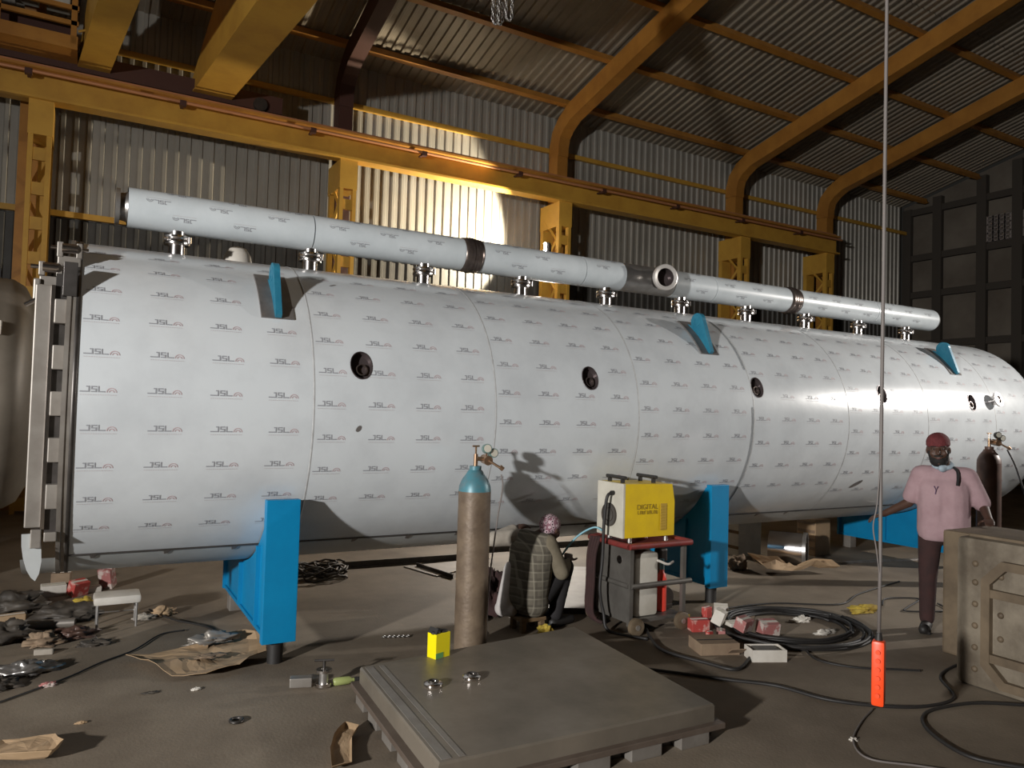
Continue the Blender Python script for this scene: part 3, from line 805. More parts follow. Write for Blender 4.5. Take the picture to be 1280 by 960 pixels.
# ------------------------------------------------------------------ second vessel at the left
v2 = thing('second_vessel', 'dull grey cylindrical vessel half seen behind the door at the left edge', 'vessel', (-3.0, 8.75, 0))
MB().lathe([(-4.6, 1.1), (0, 1.1), (.10, 1.04), (.17, .9), (.23, .5), (.25, .0005)], (-.60, 8.75, 1.86), (1,0,0), 64, True, False).build('shell', 'v2', v2, smooth=True)
for x in (-4.6, -1.8):
    MB().prism([(-.8, 0), (.8, 0), (.8, 1.05), (.4, .82), (0, .75), (-.4, .82), (-.8, 1.05)], (x, 8.75, 0), (0,1,0), (0,0,1), .2).build('support', 'dark', v2)
MB().bbox((-.66, 7.78, 2.42), (.10, .10, .12), .005).build('junction_box', 'white', v2)

# ================================================================== THINGS ON THE FLOOR
# gas cylinders
def gas_cylinder(x, y, label, body, shoulder, h=1.36, gauges='gauge', group='gas cylinders', yawd=0):
    t = thing('gas_cylinder', label, 'gas cylinder', (x, y, 0), group)
    r = .123
    MB().lathe([(0, r-.015), (.012, r), (h-.19, r)], (x, y, 0), (0,0,1), 40, True, False).build('body', body, t, auto=40)
    MB().lathe([(h-.19, r), (h-.15, r-.004), (h-.10, r-.025), (h-.06, r-.055), (h-.035, .055), (h-.03, .045), (h, .045), (h, .0005)], (x, y, 0), (0,0,1), 40, False, False).build('shoulder', shoulder, t, auto=50)
    A = rotz(yawd)
    def W(p): return A @ Vector(p) + Vector((x, y, h))
    vl = MB().cyl(W((0,0,-.01)), W((0,0,.09)), .016, n=12).cyl(W((0,0,.09)), W((0,0,.15)), .008, n=8).cyl(W((-.03,0,.15)), W((.03,0,.15)), .007, n=8).build('valve', 'brass', t, auto=40)
    rg = MB().cyl(W((0,0,.055)), W((.09,-.01,.05)), .017, n=12).cyl(W((.085,-.05,.04)), W((.10,.04,.05)), .036, n=18).cyl(W((.09,-.05,.04)), W((.16,-.10,-.01)), .010, n=10).cyl(W((.155,-.10,.0)), W((.18,-.11,-.022)), .018, n=10).build('regulator', 'brass', t, auto=40)
    for p, q in (((.07,-.03,.13), (.06,-.07,.135)), ((.13,-.02,.10), (.125,-.065,.10))):
        gg = MB().cyl(W(p), W(q), .036, n=24).build('gauge', gauges, rg, auto=40)
        d = (W(q)-W(p)).normalized()
        MB().cyl(W(q), W(q)+d*.003, .029, n=24).build('dial', 'm_white', gg)
        MB().cyl(W((.09, -.01, .05)), (W(p)+W(q))/2, .007, n=8).build('stem', 'brass', gg)
    return t
g1 = gas_cylinder(2.63, 5.12, 'tall rusty gas cylinder with teal shoulder and twin gauges', 'rust', 'teal', 1.41, yawd=math.radians(5))
MB().tube(spline([(2.80, 5.02, 1.35), (2.81, 5.01, 1.25), (2.80, 5.06, 1.0), (2.80, 5.16, .5), (2.84, 5.26, .05), (2.95, 5.5, .012), (3.05, 5.85, .012)]), .006, 6).build('gas_hose', 'cable', g1, smooth=True)
g2_ = gas_cylinder(9.05, 4.78, 'dark brown gas cylinder with regulator behind the man in pink', 'maroon_cyl', 'maroon_cyl', 1.58, 'black', yawd=math.radians(-15))
MB().tube(spline([(9.2, 4.66, 1.55), (9.3, 4.6, 1.3), (9.45, 4.55, .8), (9.5, 4.6, .2), (9.6, 4.8, .015)]), .010, 6).build('gas_hose', 'black', g2_, smooth=True)

# door plate lying on the floor
dp = thing('door_plate', 'large flat steel door plate lying on the floor in front', 'steel plate', (2.42, 3.95, 0))
cs = [Vector((1.51, 3.22, 0)), Vector((3.22, 3.19, 0)), Vector((3.36, 4.80, 0)), Vector((1.60, 4.62, 0))]
cc = sum(cs, Vector())/4
def quad(mb, k, z0, z1, bev=0.0):
    p = [cc + (q-cc)*k for q in cs]
    lo = [Vector((q.x, q.y, z0)) for q in p]; hi = [Vector((q.x, q.y, z1-bev)) for q in p]
    tp = [Vector((q.x, q.y, z1)) for q in [cc + (q-cc)*(k-bev*.8) for q in cs]]
    n = 4; ff = [(3,2,1,0)] + [(i, (i+1) % 4, (i+1) % 4+4, i+4) for i in range(4)] + [(i+4, (i+1) % 4+4, (i+1) % 4+8, i+8) for i in range(4)] + [(8,9,10,11)]
    return mb.add(lo+hi+tp, ff)
quad(MB(), 1.0, .10, .20, .012).build('slab', 'plate', dp)
quad(MB(), 1.055, .07, .10, .003).build('lip', 'plate_edge', dp)
quad(MB(), .94, .0, .07, .0).build('core', 'steel_dark', dp)
for side in range(4):
    a, b = cs[side], cs[(side+1) % 4]; d = (b-a); L = d.length; d.normalize(); ang = math.atan2(d.y, d.x)
    nn = 5
    for k in range(nn):
        c = a + d*(L*(k+.5)/nn) + (c0*0 if False else Vector((0,0,.035))) + (cc-(a+b)/2).normalized()*.02
        MB().bbox(c, (L/nn*.60, .11, .069), .005, rotz(ang)).build('locking_tooth', 'steel_dull', dp)
rim = MB()
a, b = cs[3], cs[0]
for off, wd in ((.05, .05), (.13, .03)):
    d = (b-a).normalized(); nr = Vector((-d.y, d.x, 0)); nr = nr if (cc-a).dot(nr) > 0 else -nr
    rim.box((a+b)/2 + nr*off + Vector((0,0,.2015)), ((b-a).length*.96, wd, .003), rotz(math.atan2(d.y, d.x)))
rim.build('ground_strip', 'steel_dull', dp)
def puck(x, y, label, tilt=0):
    t = thing('round_fitting', label, 'fitting', (x, y, .20), 'polished fittings on the plate')
    MB().lathe([(0, .05), (.008, .056), (.02, .056), (.026, .045), (.028, .03), (.016, .026), (.014, .0005)], (x, y, .20), (0,0,1), 28, True, False).build('flange', 'polish', t, auto=35)
    MB().ring((x, y, .229), (0,0,1), .034, .026, .012, 24).build('seal_ring', 'steel_dark', t, auto=40)
puck(1.88, 4.12, 'small polished round fitting on the plate, nearer the ground edge')
puck(2.14, 4.13, 'small polished round fitting on the plate, nearer the yellow carton')
one(MB().cyl((1.60, 4.20, .118), (1.66, 4.18, .118), .018, n=12).cyl((1.66, 4.18, .118), (1.70, 4.165, .118), .028, n=6), 'bolt', 'steel', 'small bolt resting on the lip at the left of the plate', 'bolt', auto=40)
yb = thing('carton', 'small bright yellow carton with open flap standing on the plate', 'box', (2.13, 4.60, .20))
bw = .07
Rr = rotz(math.radians(18)); o_ = Vector((2.13, 4.60, .20))
def yb_(c, d): return (o_ + Rr @ Vector(c), d)
MB().bbox(o_ + Vector((0,0,.08)), (.125, .085, .16), .002, Rr).build('body', 'y_box', yb)
MB().box(o_ + Rr @ Vector((-.03, -.0435, .02)), (.065, .002, .035), Rr).build('green_patch', 'g_box', yb)
for k, (cx, cy) in enumerate(((0, .02), (-.04, -.01), (.02, -.015))):
    MB().ell(o_ + Rr @ Vector((cx, cy, .165)), (.035, .025, .014)).build('content', 'black', yb, smooth=True)
MB().box(o_ + Rr @ Vector((-.052, .0, .178)), (.004, .08, .04), Rr @ Matrix.Rotation(.5, 4, 'Y')).build('flap', 'black', yb)

# welding trolley
ct = thing('welding_trolley', 'grey steel trolley with red top rail carrying the yellow welding machine', 'trolley', (4.33, 5.22, 0))
x0, x1, y0, y1 = 4.04, 4.62, 4.98, 5.48
for x in (x0, x1):
    for y in (y0, y1): MB().bx(x-.018, x+.018, y-.018, y+.018, .07, .72).build('post', 'grey_panel', ct)
for a_, b2 in (((x0-.04, y0-.03), (x1+.06, y0-.03)), ((x0-.04, y1+.03), (x1+.06, y1+.03)), ((x0-.04, y0-.03), (x0-.04, y1+.03)), ((x1+.06, y0-.03), (x1+.06, y1+.03))):
    MB().cyl((a_[0], a_[1], .735), (b2[0], b2[1], .735), .026, n=10).build('top_rail', 'red', ct, auto=40)
MB().bx(x0-.04, x1+.06, y0-.03, y1+.03, .71, .735).build('top_tray', 'red', ct)
for a_, b2 in (((x0, y0-.01), (x1+.08, y0-.01)), ((x0-.01, y0), (x0-.01, y1))):
    MB().cyl((a_[0], a_[1], .40), (b2[0], b2[1], .40), .022, n=10).build('mid_rail', 'grey_panel', ct, auto=40)
MB().bx(x0, x1, y0, y1, .09, .12).build('bottom_shelf', 'grey_panel', ct)
sp_ = MB().bx(x0-.008, x0+.008, y0+.02, y1-.02, .12, .70).build('side_panel', 'grey_panel', ct)
MB().cyl((x0-.012, 5.12, .60), (x0-.002, 5.12, .60), .035, n=20).build('lamp_ring', 'polish', sp_, auto=40)
MB().bx(x0+.02, x1, y1-.01, y1+.006, .12, .68).build('back_panel', 'dark', ct)
for x, y in ((x0+.03, y0-.05), (x1-.05, y0-.05), (x0+.03, y1+.05), (x1-.05, y1+.05)):
    wh = MB().lathe([(-.022, .03), (-.022, .065), (-.016, .075), (.016, .075), (.022, .065), (.022, .03)], (x, y, .075), (0,1,0), 24).build('wheel', 'weathered_tan', ct, auto=40)
    MB().cyl((x, y-.03, .075), (x, y+.03, .075), .022, n=12).build('hub', 'steel_dull', wh, auto=40)

wm = thing('welding_machine', 'yellow and white box-shaped welding machine on the trolley', 'welding machine', (4.26, 5.22, .745))
a0, a1, c0_, c1_ = 3.99, 4.56, 5.04, 5.40
zb, zt = .79, 1.245
body = MB().prism([(a0+.022, zb), (a1, zb), (a1, zt-.16), (a1-.03, zt-.01), (a0+.022, zt)], (0, (c0_+c1_)/2, 0), (1,0,0), (0,0,1), c1_-c0_).build('side_cover', 'm_yellow', wm)
MB().bbox((a0+.012, (c0_+c1_)/2, (zb+zt)/2), (.024, c1_-c0_+.004, zt-zb+.004), .006).build('front_panel', 'm_white', wm)
vt = MB().bx(4.40, 4.47, c0_-.004, c0_, .84, 1.07).build('vent_panel', 'vent', wm)
for k in range(9):
    MB().bx(4.405, 4.465, c0_-.008, c0_-.003, .85+k*.024, .862+k*.024).build('louvre', 'vent', vt)
text_mesh('DIGITAL', .062, 'text', 'lettering', wm, (4.255-4.26, c0_-.002-5.22, 1.045-.745), (PI/2, 0, 0))
mb = MB()
for k in range(9):
    x = 4.15 + k*.025
    mb.bx(x, x+.005, c0_-.0022, c0_-.0008, .985, 1.015); mb.bx(x+.005, x+.016, c0_-.0022, c0_-.0008, 1.010 if k % 2 else .985, 1.015 if k % 2 else .990)
    if k % 3: mb.bx(x+.014, x+.018, c0_-.0022, c0_-.0008, .985, 1.013)
tag(mb.build('small_lettering', 'text', wm), kind='stuff')
fan = MB().lathe([(0, .0005), (0, .095), (.006, .092), (.008, .0005)], (a0-.001, 5.22, .97), (-1,0,0), 32, False, False).build('fan_grille', 'grey_panel', wm, auto=40)
for v in fan.data.vertices: pass
MB().ring((a0-.008, 5.22, .97), (-1,0,0), .10, .09, .012, 32).build('grille_ring', 'dark', fan, auto=40)
MB().ring((a0-.010, 5.22, .97), (-1,0,0), .06, .054, .008, 28).build('grille_ring', 'dark', fan, auto=40)
MB().cyl((a0-.03, 5.17, 1.16), (a0+.01, 5.17, 1.16), .02, n=14).build('socket', 'black', wm, auto=40)
for x, y in ((4.06, 5.14), (4.06, 5.32), (4.40, 5.14), (4.40, 5.32)):
    MB().bx(x-.015, x+.015, y-.012, y+.012, zt-.01, zt+.045).build('handle_post', 'black', wm)
for x in (4.06, 4.40):
    MB().cyl((x, 5.10, zt+.045), (x, 5.36, zt+.045), .016, n=10).build('handle_bar', 'black', wm, auto=40)
for x in (4.10, 4.5):
    for y in (5.08, 5.36): MB().cyl((x, y, .74), (x, y, .795), .02, n=10).build('foot', 'steel', wm)
MB().tube(spline([(a0-.02, 5.17, 1.16), (a0-.07, 5.17, 1.12), (a0-.08, 5.19, .9), (a0-.08, 5.2, .6), (a0-.10, 5.2, .35), (a0-.07, 5.18, .15), (a0-.06, 5.1, .012), (a0+.1, 4.8, .012)]), .014, 8).build('power_cable', 'black', wm, smooth=True)
MB().tube(spline([(a0-.015, 5.3, .82), (a0-.06, 5.36, .84), (a0-.16, 5.45, .76), (a0-.25, 5.52, .62), (a0-.34, 5.55, .45), (a0-.40, 5.50, .25), (a0-.44, 5.44, .06), (a0-.5, 5.40, .012), (a0-.52, 5.36, .012)]), .009, 8).build('torch_hose', 'hose_blue', wm, smooth=True)
# torch lead bundle over the trolley side
hb = thing('hose_bundle', 'reddish brown hose bundle hung down the side of the trolley', 'hose', (3.97, 5.38, 0))
for k in range(4):
    MB().tube(spline([(3.985-.012*k, 5.34+.025*k, .76), (3.95-.008*k, 5.36+.022*k, .6), (3.94, 5.36+.03*k, .35), (3.94, 5.37+.028*k, .13), (3.96, 5.34+.02*k, .05), (4.0, 5.3+.02*k, .025+.005*k)]), .016, 8).build('hose', 'trouser', hb, smooth=True)

# things on the trolley shelf
jc = thing('jerrycan', 'white plastic jerrycan on the trolley shelf', 'jerrycan', (4.25, 5.12, .12))
MB().bbox((4.25, 5.12, .39), (.26, .20, .54), .035).build('body', 'plastic_white', jc, auto=40)
MB().cyl((4.31, 5.10, .655), (4.31, 5.10, .69), .028, n=16).build('cap', 'white', jc, auto=40)
MB().tube(spline([(4.17, 5.12, .65), (4.18, 5.12, .69), (4.25, 5.12, .69), (4.26, 5.12, .65)]), .012, 8).build('handle', 'plastic_white', jc, smooth=True)
MB().tube(spline([(4.31, 5.08, .60), (4.38, 5.02, .58), (4.46, 5.0, .55), (4.55, 5.03, .56)]), .011, 8).build('spout_hose', 'white', jc, smooth=True)
rb_ = thing('red_bottle', 'slim red canister with blue cap beside the jerrycan', 'bottle', (4.50, 5.12, .12))
MB().lathe([(0, .04), (.005, .045), (.28, .045), (.32, .035), (.34, .02), (.36, .018)], (4.50, 5.12, .12), (0,0,1), 24).build('body', 'red_bright', rb_, auto=40)
MB().cyl((4.50, 5.12, .48), (4.50, 5.12, .57), .02, n=14).build('cap', 'teal', rb_, auto=40)
pm = thing('small_pump', 'dark little pump unit at the right end of the trolley shelf', 'pump', (4.60, 5.24, .12))
MB().cyl((4.60, 5.16, .22), (4.60, 5.36, .22), .08, n=24).build('motor', 'dark', pm, auto=40)
MB().bbox((4.60, 5.25, .14), (.12, .2, .04), .006).build('base', 'dark', pm)
for k in range(5): MB().ring((4.60, 5.19+k*.035, .22), (0,1,0), .09, .079, .008, 24).build('fin', 'steel_dull', pm, auto=40)
MB().cyl((4.60, 5.25, .28), (4.60, 5.25, .52), .035, n=16).build('column', 'rust', pm, auto=40)
MB().bbox((4.60, 5.25, .58), (.09, .09, .12), .02).build('head', 'steel_dark', pm)

# pale sheets and offcuts on the floor behind the crouching worker
def sheet(poly, z, label, name, m, cat, th=.012, group=None):
    mb = MB(); cx = sum(p[0] for p in poly)/len(poly); cy = sum(p[1] for p in poly)/len(poly)
    mb.prism([(p[0], p[1]) for p in poly], (0, 0, z+th/2), (1,0,0), (0,1,0), th)
    return one(mb, name, m, label, cat, group)
sheet([(3.50, 6.02), (4.24, 5.66), (5.30, 7.30), (4.50, 7.80)], 0, 'pale flat sheet on the floor just beyond the crouching worker', 'metal_sheet', 'floor_sheet', 'sheet')
sheet([(3.45, 7.55), (4.25, 7.95), (4.0, 8.2), (3.3, 8.15)], 0, 'pale flat sheet on the floor left of the rusty gas cylinder', 'metal_sheet', 'floor_sheet', 'sheet')
def bar(p, q, label, s_=.05, name='steel_angle', m='dark'):
    p, q = Vector(p), Vector(q); d = q-p; a = math.atan2(d.y, d.x); L = d.length; c = (p+q)/2
    R2 = rotz(a); mb = MB()
    mb.box(c + Vector((0,0,.004)), (L, s_, .008), R2); mb.box(c + R2 @ Vector((0, s_/2-.004, s_/2)), (L, .008, s_), R2)
    return one(mb, name, m, label, 'steel bar', 'steel angles on the floor')
bar((2.56, 8.32, 0), (4.45, 8.24, 0), 'long dark steel angle lying behind the vessel, left of the gas cylinder', .07)
bar((3.42, 8.1, 0), (3.55, 7.40, 0), 'short dark steel angle lying crosswise to the long one')
bar((4.28, 5.60, 0), (3.6, 5.93, 0), 'dark steel angle along the near edge of the pale sheet', .05)
bar((4.6, 8.6, 0), (6.6, 8.5, 0), 'dark steel angle far behind the crouching worker', .07)
bar((8.4, 6.3, 0), (9.9, 6.0, 0), 'thin bright bar on the floor near the far saddle', .03, 'steel_bar', 'steel')

# heap of dark wire behind the first saddle
wp = thing('wire_heap', 'tangled heap of dark wire on the floor right of the first blue saddle', 'wire', (2.3, 8.05, 0))
rnd = random.Random(3)
for k in range(14):
    c = Vector((2.28+rnd.uniform(-.18,.18), 8.05+rnd.uniform(-.15,.15), .03+.09*rnd.random())); r = rnd.uniform(.08,.2)
    pts = [c + Vector((r*1.3*math.cos(a*.5), r*math.sin(a*.5), .03*math.sin(a*1.3+k))) for a in range(13)]
    MB().tube(pts, .011, 6).build('wire', 'dark', wp, smooth=True)

# polished flanged spool and pale box under the vessel
ps = thing('flanged_spool', 'polished steel pipe spool with flange on the floor under the vessel', 'pipe', (7.75, 6.45, 0))
ax = Vector((.55, -.83, 0)).normalized(); c0 = Vector((7.62, 6.66, .215))
MB().lathe([(0, .20), (.42, .20), (.42, .186), (.02, .186), (.02, .0005)], c0, ax, 40, False, False).build('barrel', 'polish', ps, auto=40)
MB().lathe([(.40, .19), (.40, .214), (.44, .214), (.44, .185)], c0, ax, 40, False, False).build('flange', 'steel', ps, auto=40)
for k in range(10):
    a = 2*PI*k/10; u = ax.cross(Vector((0,0,1))); p = c0 + ax*.44 + (u*math.cos(a) + Vector((0,0,1))*math.sin(a))*.20
    MB().cyl(p, p+ax*.012, .010, n=6).build('bolt', 'polish', ps)
pbx = thing('pale_crate', 'pale grey crate on the floor behind the polished spool', 'crate', (7.75, 7.35, 0))
MB().bbox((7.75, 7.35, .22), (.42, .5, .44), .01).build('body', 'm_white', pbx)
MB().bbox((7.75, 7.35, .45), (.45, .53, .02), .004).build('lid', 'm_white', pbx)
for z in (.12, .32): MB().bx(7.535, 7.54, 7.1, 7.6, z-.02, z+.02).build('batten', 'wood', pbx)
cb = thing('cardboard_box', 'small brown slatted box standing beyond the polished spool', 'box', (8.75, 6.9, 0))
MB().bbox((8.75, 6.9, .24), (.3, .3, .48), .01).build('body', 'card', cb)
for k in range(4): MB().bx(8.595, 8.60, 6.76, 7.04, .08+k*.11, .12+k*.11).build('slat', 'card_dark', cb)

def rag(c, r, label, m, name='rag', cat='rag', seed=1, group=None, n=36):
    rn = random.Random(seed); mb = MB(); mb.ell((0,0,0), 1.0, n, 22)
    o = Vector((rn.random()*50, rn.random()*50, 0))
    vv = []
    for p in mb.v:
        d = 1 + .55*(noise.noise(p*1.6+o)) + .42*noise.noise(p*3.6+o) - .30*abs(noise.noise(p*7+o))
        q = Vector((p.x*r[0]*d, p.y*r[1]*d, max(p.z, -.25)*r[2]*d)); vv.append(q)
    mz = min(q.z for q in vv); mb.v = [q + Vector((c[0], c[1], c[2]-mz)) for q in vv]
    return one(mb, name, m, label, cat, group, smooth=True)

def crumpled(poly, z, amp, label, name, m, cat, seed=1, th=.004, sub=14, group=None, curl=None):
    """irregular sheet with folds, lifted edges and thickness"""
    bm = bmesh.new(); rn = random.Random(seed); o = Vector((rn.random()*30, rn.random()*30, 0))
    cx = sum(p[0] for p in poly)/len(poly); cy = sum(p[1] for p in poly)/len(poly)
    N = len(poly); rings = 7; idx = []
    P = []
    for i in range(N):
        a, b = Vector((*poly[i], 0)), Vector((*poly[(i+1) % N], 0))
        for k in range(3): P.append(a.lerp(b, k/3))
    M_ = len(P); vv = [(cx, cy)]; 
    for r_ in range(1, rings+1):
        t = r_/rings
        for p in P: vv.append((cx+(p.x-cx)*t, cy+(p.y-cy)*t))
    def hz(x, y, t):
        h = amp*(.5+.5*noise.noise(Vector((x*5, y*5, 0))+o)) + amp*.4*abs(noise.noise(Vector((x*11, y*11, 3))+o))
        if curl: h += curl*max(0, t-.72)**2*12*max(0, noise.noise(Vector((x*2.2, y*2.2, 9))+o)+.25)
        return z + max(.002, h)
    top = []
    for k, (x, y) in enumerate(vv):
        t = 0 if k == 0 else ((k-1)//M_+1)/rings
        top.append(Vector((x, y, hz(x, y, t)+th)))
    bot = [p - Vector((0,0,th)) for p in top]
    ff = []; n = len(top)
    for i in range(M_): ff.append((0, 1+i, 1+(i+1) % M_))
    for r_ in range(rings-1):
        for i in range(M_):
            a = 1+r_*M_+i; b = 1+r_*M_+(i+1) % M_; ff.append((a, a+M_, b+M_, b))
    ff2 = [tuple(reversed([q+n for q in f])) for f in ff]
    e = 1+(rings-1)*M_
    side = [(e+i, e+n+i, e+n+(i+1) % M_, e+(i+1) % M_) for i in range(M_)]
    mb = MB().add(top+bot, ff+ff2+side)
    return one(mb, name, m, label, cat, group, smooth=False)

crumpled([(.35,5.93),(.48,5.74),(.60,5.44),(.80,5.36),(1.02,5.40),(1.24,5.62),(1.30,5.95),(1.12,6.20),(.96,6.18),(.90,5.98),(.58,5.97)], 0, .05, 'large torn sheet of brown cardboard on the floor left of the first saddle', 'cardboard_sheet', 'card', 'cardboard', 4, curl=.10)
rag((.92, 5.98, .055), (.16, .07, .06), 'crumpled grey rag lying on the torn cardboard sheet', 'steel_dull', seed=5)
rag((.86, 5.66, .06), (.10, .05, .008), 'round brown patch of scrap on the torn cardboard', 'card_dark', 'cardboard_scrap', 'cardboard', seed=8)
crumpled([(1.16,3.72),(1.27,3.74),(1.36,4.02),(1.44,4.14),(1.38,4.20),(1.28,4.08),(1.22,3.95)], 0, .03, 'strip of brown cardboard beside the left edge of the plate', 'cardboard_strip', 'card', 'cardboard', 9, curl=.05)
crumpled([(-.42,4.60),(-.05,4.44),(0.0,4.56),(-.04,4.72),(-.28,4.78)], 0, .05, 'folded brown cardboard at the bottom left corner', 'cardboard_sheet', 'card', 'cardboard', 12, curl=.08)
crumpled([(7.1,6.55),(7.0,6.15),(7.4,5.95),(7.9,5.85),(7.95,6.0),(7.6,6.12),(7.4,6.35)], 0, .16, 'crumpled brown paper on the floor in front of the polished spool', 'packing_paper', 'card', 'paper', 15, curl=.1)
rag((6.95, 6.55, 0), (.12, .08, .12), 'little heap of brown paper left of the crumpled sheet', 'card_dark', 'paper_scrap', 'paper', 31)

# small stool
ws = thing('low_stool', 'low white stool with thin legs among scrap at the left', 'stool', (.33, 6.95, 0))
MB().bbox((.33, 6.95, .225), (.34, .24, .07), .025).build('seat', 'white', ws, auto=50)
for x, y in ((.19, 6.86), (.47, 6.86), (.19, 7.04), (.47, 7.04)):
    MB().cyl((x, y, 0), (x, y, .20), .010, n=8).build('leg', 'steel', ws, auto=40)
MB().cyl((.19, 7.04, .09), (.47, 7.04, .09), .006, n=8).build('stretcher', 'steel', ws)

# fittings left of the plate
vf = thing('valve_fitting', 'small polished valve fitting on the floor left of the plate', 'fitting', (1.46, 4.92, 0))
MB().cyl((1.46, 4.92, .0), (1.46, 4.92, .11), .03, n=20).build('body', 'steel', vf, auto=40)
MB().ring((1.46, 4.92, .018), (0,0,1), .052, .02, .02, 24).build('flange', 'polish', vf, auto=40)
MB().ring((1.46, 4.92, .105), (0,0,1), .050, .02, .016, 24).build('flange', 'polish', vf, auto=40)
MB().cyl((1.46, 4.92, .11), (1.46, 4.92, .17), .010, n=10).cyl((1.40, 4.94, .17), (1.52, 4.90, .17), .008, n=8).build('handle', 'steel_dark', vf, auto=40)
one(MB().bbox((1.33, 4.99, .03), (.14, .07, .06), .006, rotz(-.3)), 'steel_block', 'steel_dull', 'small grey metal block left of the valve fitting', 'block')
gb = thing('glue_bottle', 'small green bottle lying beside the plate corner', 'bottle', (1.58, 4.88, 0))
MB().lathe([(0, .02), (.01, .026), (.10, .026), (.12, .012), (.135, .012)], (1.52, 4.90, .027), (1,-.1,0), 18).build('body', 'green_lbl', gb, auto=40)
MB().cyl((1.655, 4.886, .027), (1.69, 4.883, .027), .014, n=12).build('cap', 'black', gb, auto=40)
one(MB().lathe([(0, .035), (.012, .045), (.03, .045), (.034, .03)], (1.42, 5.05, 0), (0,0,1), 20), 'metal_disc', 'steel', 'shallow round metal disc behind the valve fitting', 'disc', auto=40)
sh_ = thing('metal_shavings', 'few shiny metal shavings on the bare floor left of the gas cylinder', 'shavings', (2.25, 5.74, 0))
for k in range(6):
    c = Vector((2.18+.035*k, 5.74-.012*k, .008)); MB().tube([c + Vector((.018*math.cos(a), .018*math.sin(a), .006*math.sin(a*2))) for a in range(6)], .005, 5).build('curl', 'steel', sh_, smooth=True)

# cartons and packets by the hose coil
def packet(x, y, d, rz, m, label, tilt=0.0, z=0, lid=True, group='packets in the heap beside the hose coil'):
    t = thing('packet', label, 'box', (x, y, z), group)
    Rm = rotz(rz) @ Matrix.Rotation(tilt, 4, 'X')
    h = d[2]/2 + abs(math.sin(tilt))*d[1]/2
    MB().bbox((x, y, z+h*math.cos(tilt) if not tilt else z+d[2]/2*abs(math.cos(tilt))+d[1]/2*abs(math.sin(tilt))), d, .004, Rm).build('body', m, t)
    if lid:
        c = Vector((x, y, z+d[2]/2*abs(math.cos(tilt))+d[1]/2*abs(math.sin(tilt))))
        MB().box(c + Rm @ Vector((0, 0, d[2]/2+.001)), (d[0]*.96, d[1]*.25, .003), Rm).build('tape', 'white' if m != 'white' else 'm_white', t)
    return t
packet(4.70, 5.02, (.07,.05,.09), .4, 'y_rag', 'small yellowish packet nearest the trolley wheel')
packet(4.68, 4.84, (.16,.10,.10), -.3, 'red_pkg', 'red and white packet at the left of the packet heap')
packet(4.80, 4.72, (.10,.09,.12), .5, 'white', 'white packet leaning beside the red one', .35, z=.062)
packet(5.02, 4.92, (.12,.08,.09), -.7, 'white', 'white packet at the back of the packet heap', .4, z=.062)
packet(4.98, 5.05, (.08,.06,.12), .2, 'red_pkg', 'small red packet standing behind the white ones')
packet(4.96, 4.66, (.22,.12,.03), -.2, 'white', 'flat white packet in the middle of the heap', z=.062)
packet(4.70, 4.60, (.10,.07,.07), .8, 'pink_pkg', 'pinkish packet behind the brown carton')
packet(4.86, 4.50, (.13,.10,.10), .2, 'pink_pkg', 'pinkish packet left of the open white box', .3, z=.062)
packet(5.10, 4.46, (.16,.12,.12), -.3, 'pink_pkg', 'large pinkish packet behind the open white box', .2)
packet(4.52, 4.55, (.05,.04,.09), .1, 'red_pkg', 'small upright red packet beside the brown carton')
bc = thing('brown_carton', 'low brown carton in front of the packet heap', 'box', (4.40, 4.38, 0))
Rb = rotz(-.35)
MB().bbox((4.40, 4.38, .045), (.32, .24, .09), .004, Rb).build('body', 'card_dark', bc)
MB().box(Vector((4.40, 4.38, .0925)) + Rb @ Vector((.0, -.02, 0)), (.30, .01, .004), Rb).build('strap', 'black', bc)
MB().box(Vector((4.40, 4.38, .07)) + Rb @ Vector((.12, -.15, -.03)), (.12, .09, .006), Rb @ Matrix.Rotation(-.6, 4, 'X')).build('flap', 'card_dark', bc)
wb_ = thing('white_box', 'open white carton in front of the hose coil', 'box', (4.62, 4.06, 0))
Rw = rotz(-.42); ow = Vector((4.62, 4.06, 0))
for c, d in (((0,-.075,.045), (.27,.006,.09)), ((0,.075,.045), (.27,.006,.09)), ((-.132,0,.045), (.006,.15,.09)), ((.132,0,.045), (.006,.15,.09))):
    MB().box(ow + Rw @ Vector(c), d, Rw).build('side', 'white', wb_)
MB().box(ow + Rw @ Vector((0,0,.004)), (.26, .15, .006), Rw).build('bottom', 'white', wb_)
MB().box(ow + Rw @ Vector((.0,.0,.075)), (.18, .11, .02), Rw).build('foam_insert', 'grey_panel', wb_)
crumpled([(5.0,5.05),(5.35,4.85),(5.55,5.0),(5.25,5.2)], 0, .012, 'flat piece of greyish card behind the packet heap', 'card_piece', 'card_dark', 'cardboard', 21)
rag((5.75, 4.66, 0), (.10, .05, .04), 'crumpled white wrapper inside the hose coil', 'white', 'plastic_wrapper', 'wrapper', 41)
rag((5.62, 4.30, 0), (.13, .03, .03), 'crumpled white wrapper on the near side of the hose coil', 'white', 'plastic_wrapper', 'wrapper', 42)
rag((6.62, 4.64, 0), (.16, .08, .05), 'dirty yellow rag on the floor beyond the hanging cable', 'y_rag', seed=6)
rag((3.95, 2.82, 0), (.03, .02, .012), 'tiny pale scrap on the floor near the orange pendant', 'white', 'scrap', 'scrap', 44)

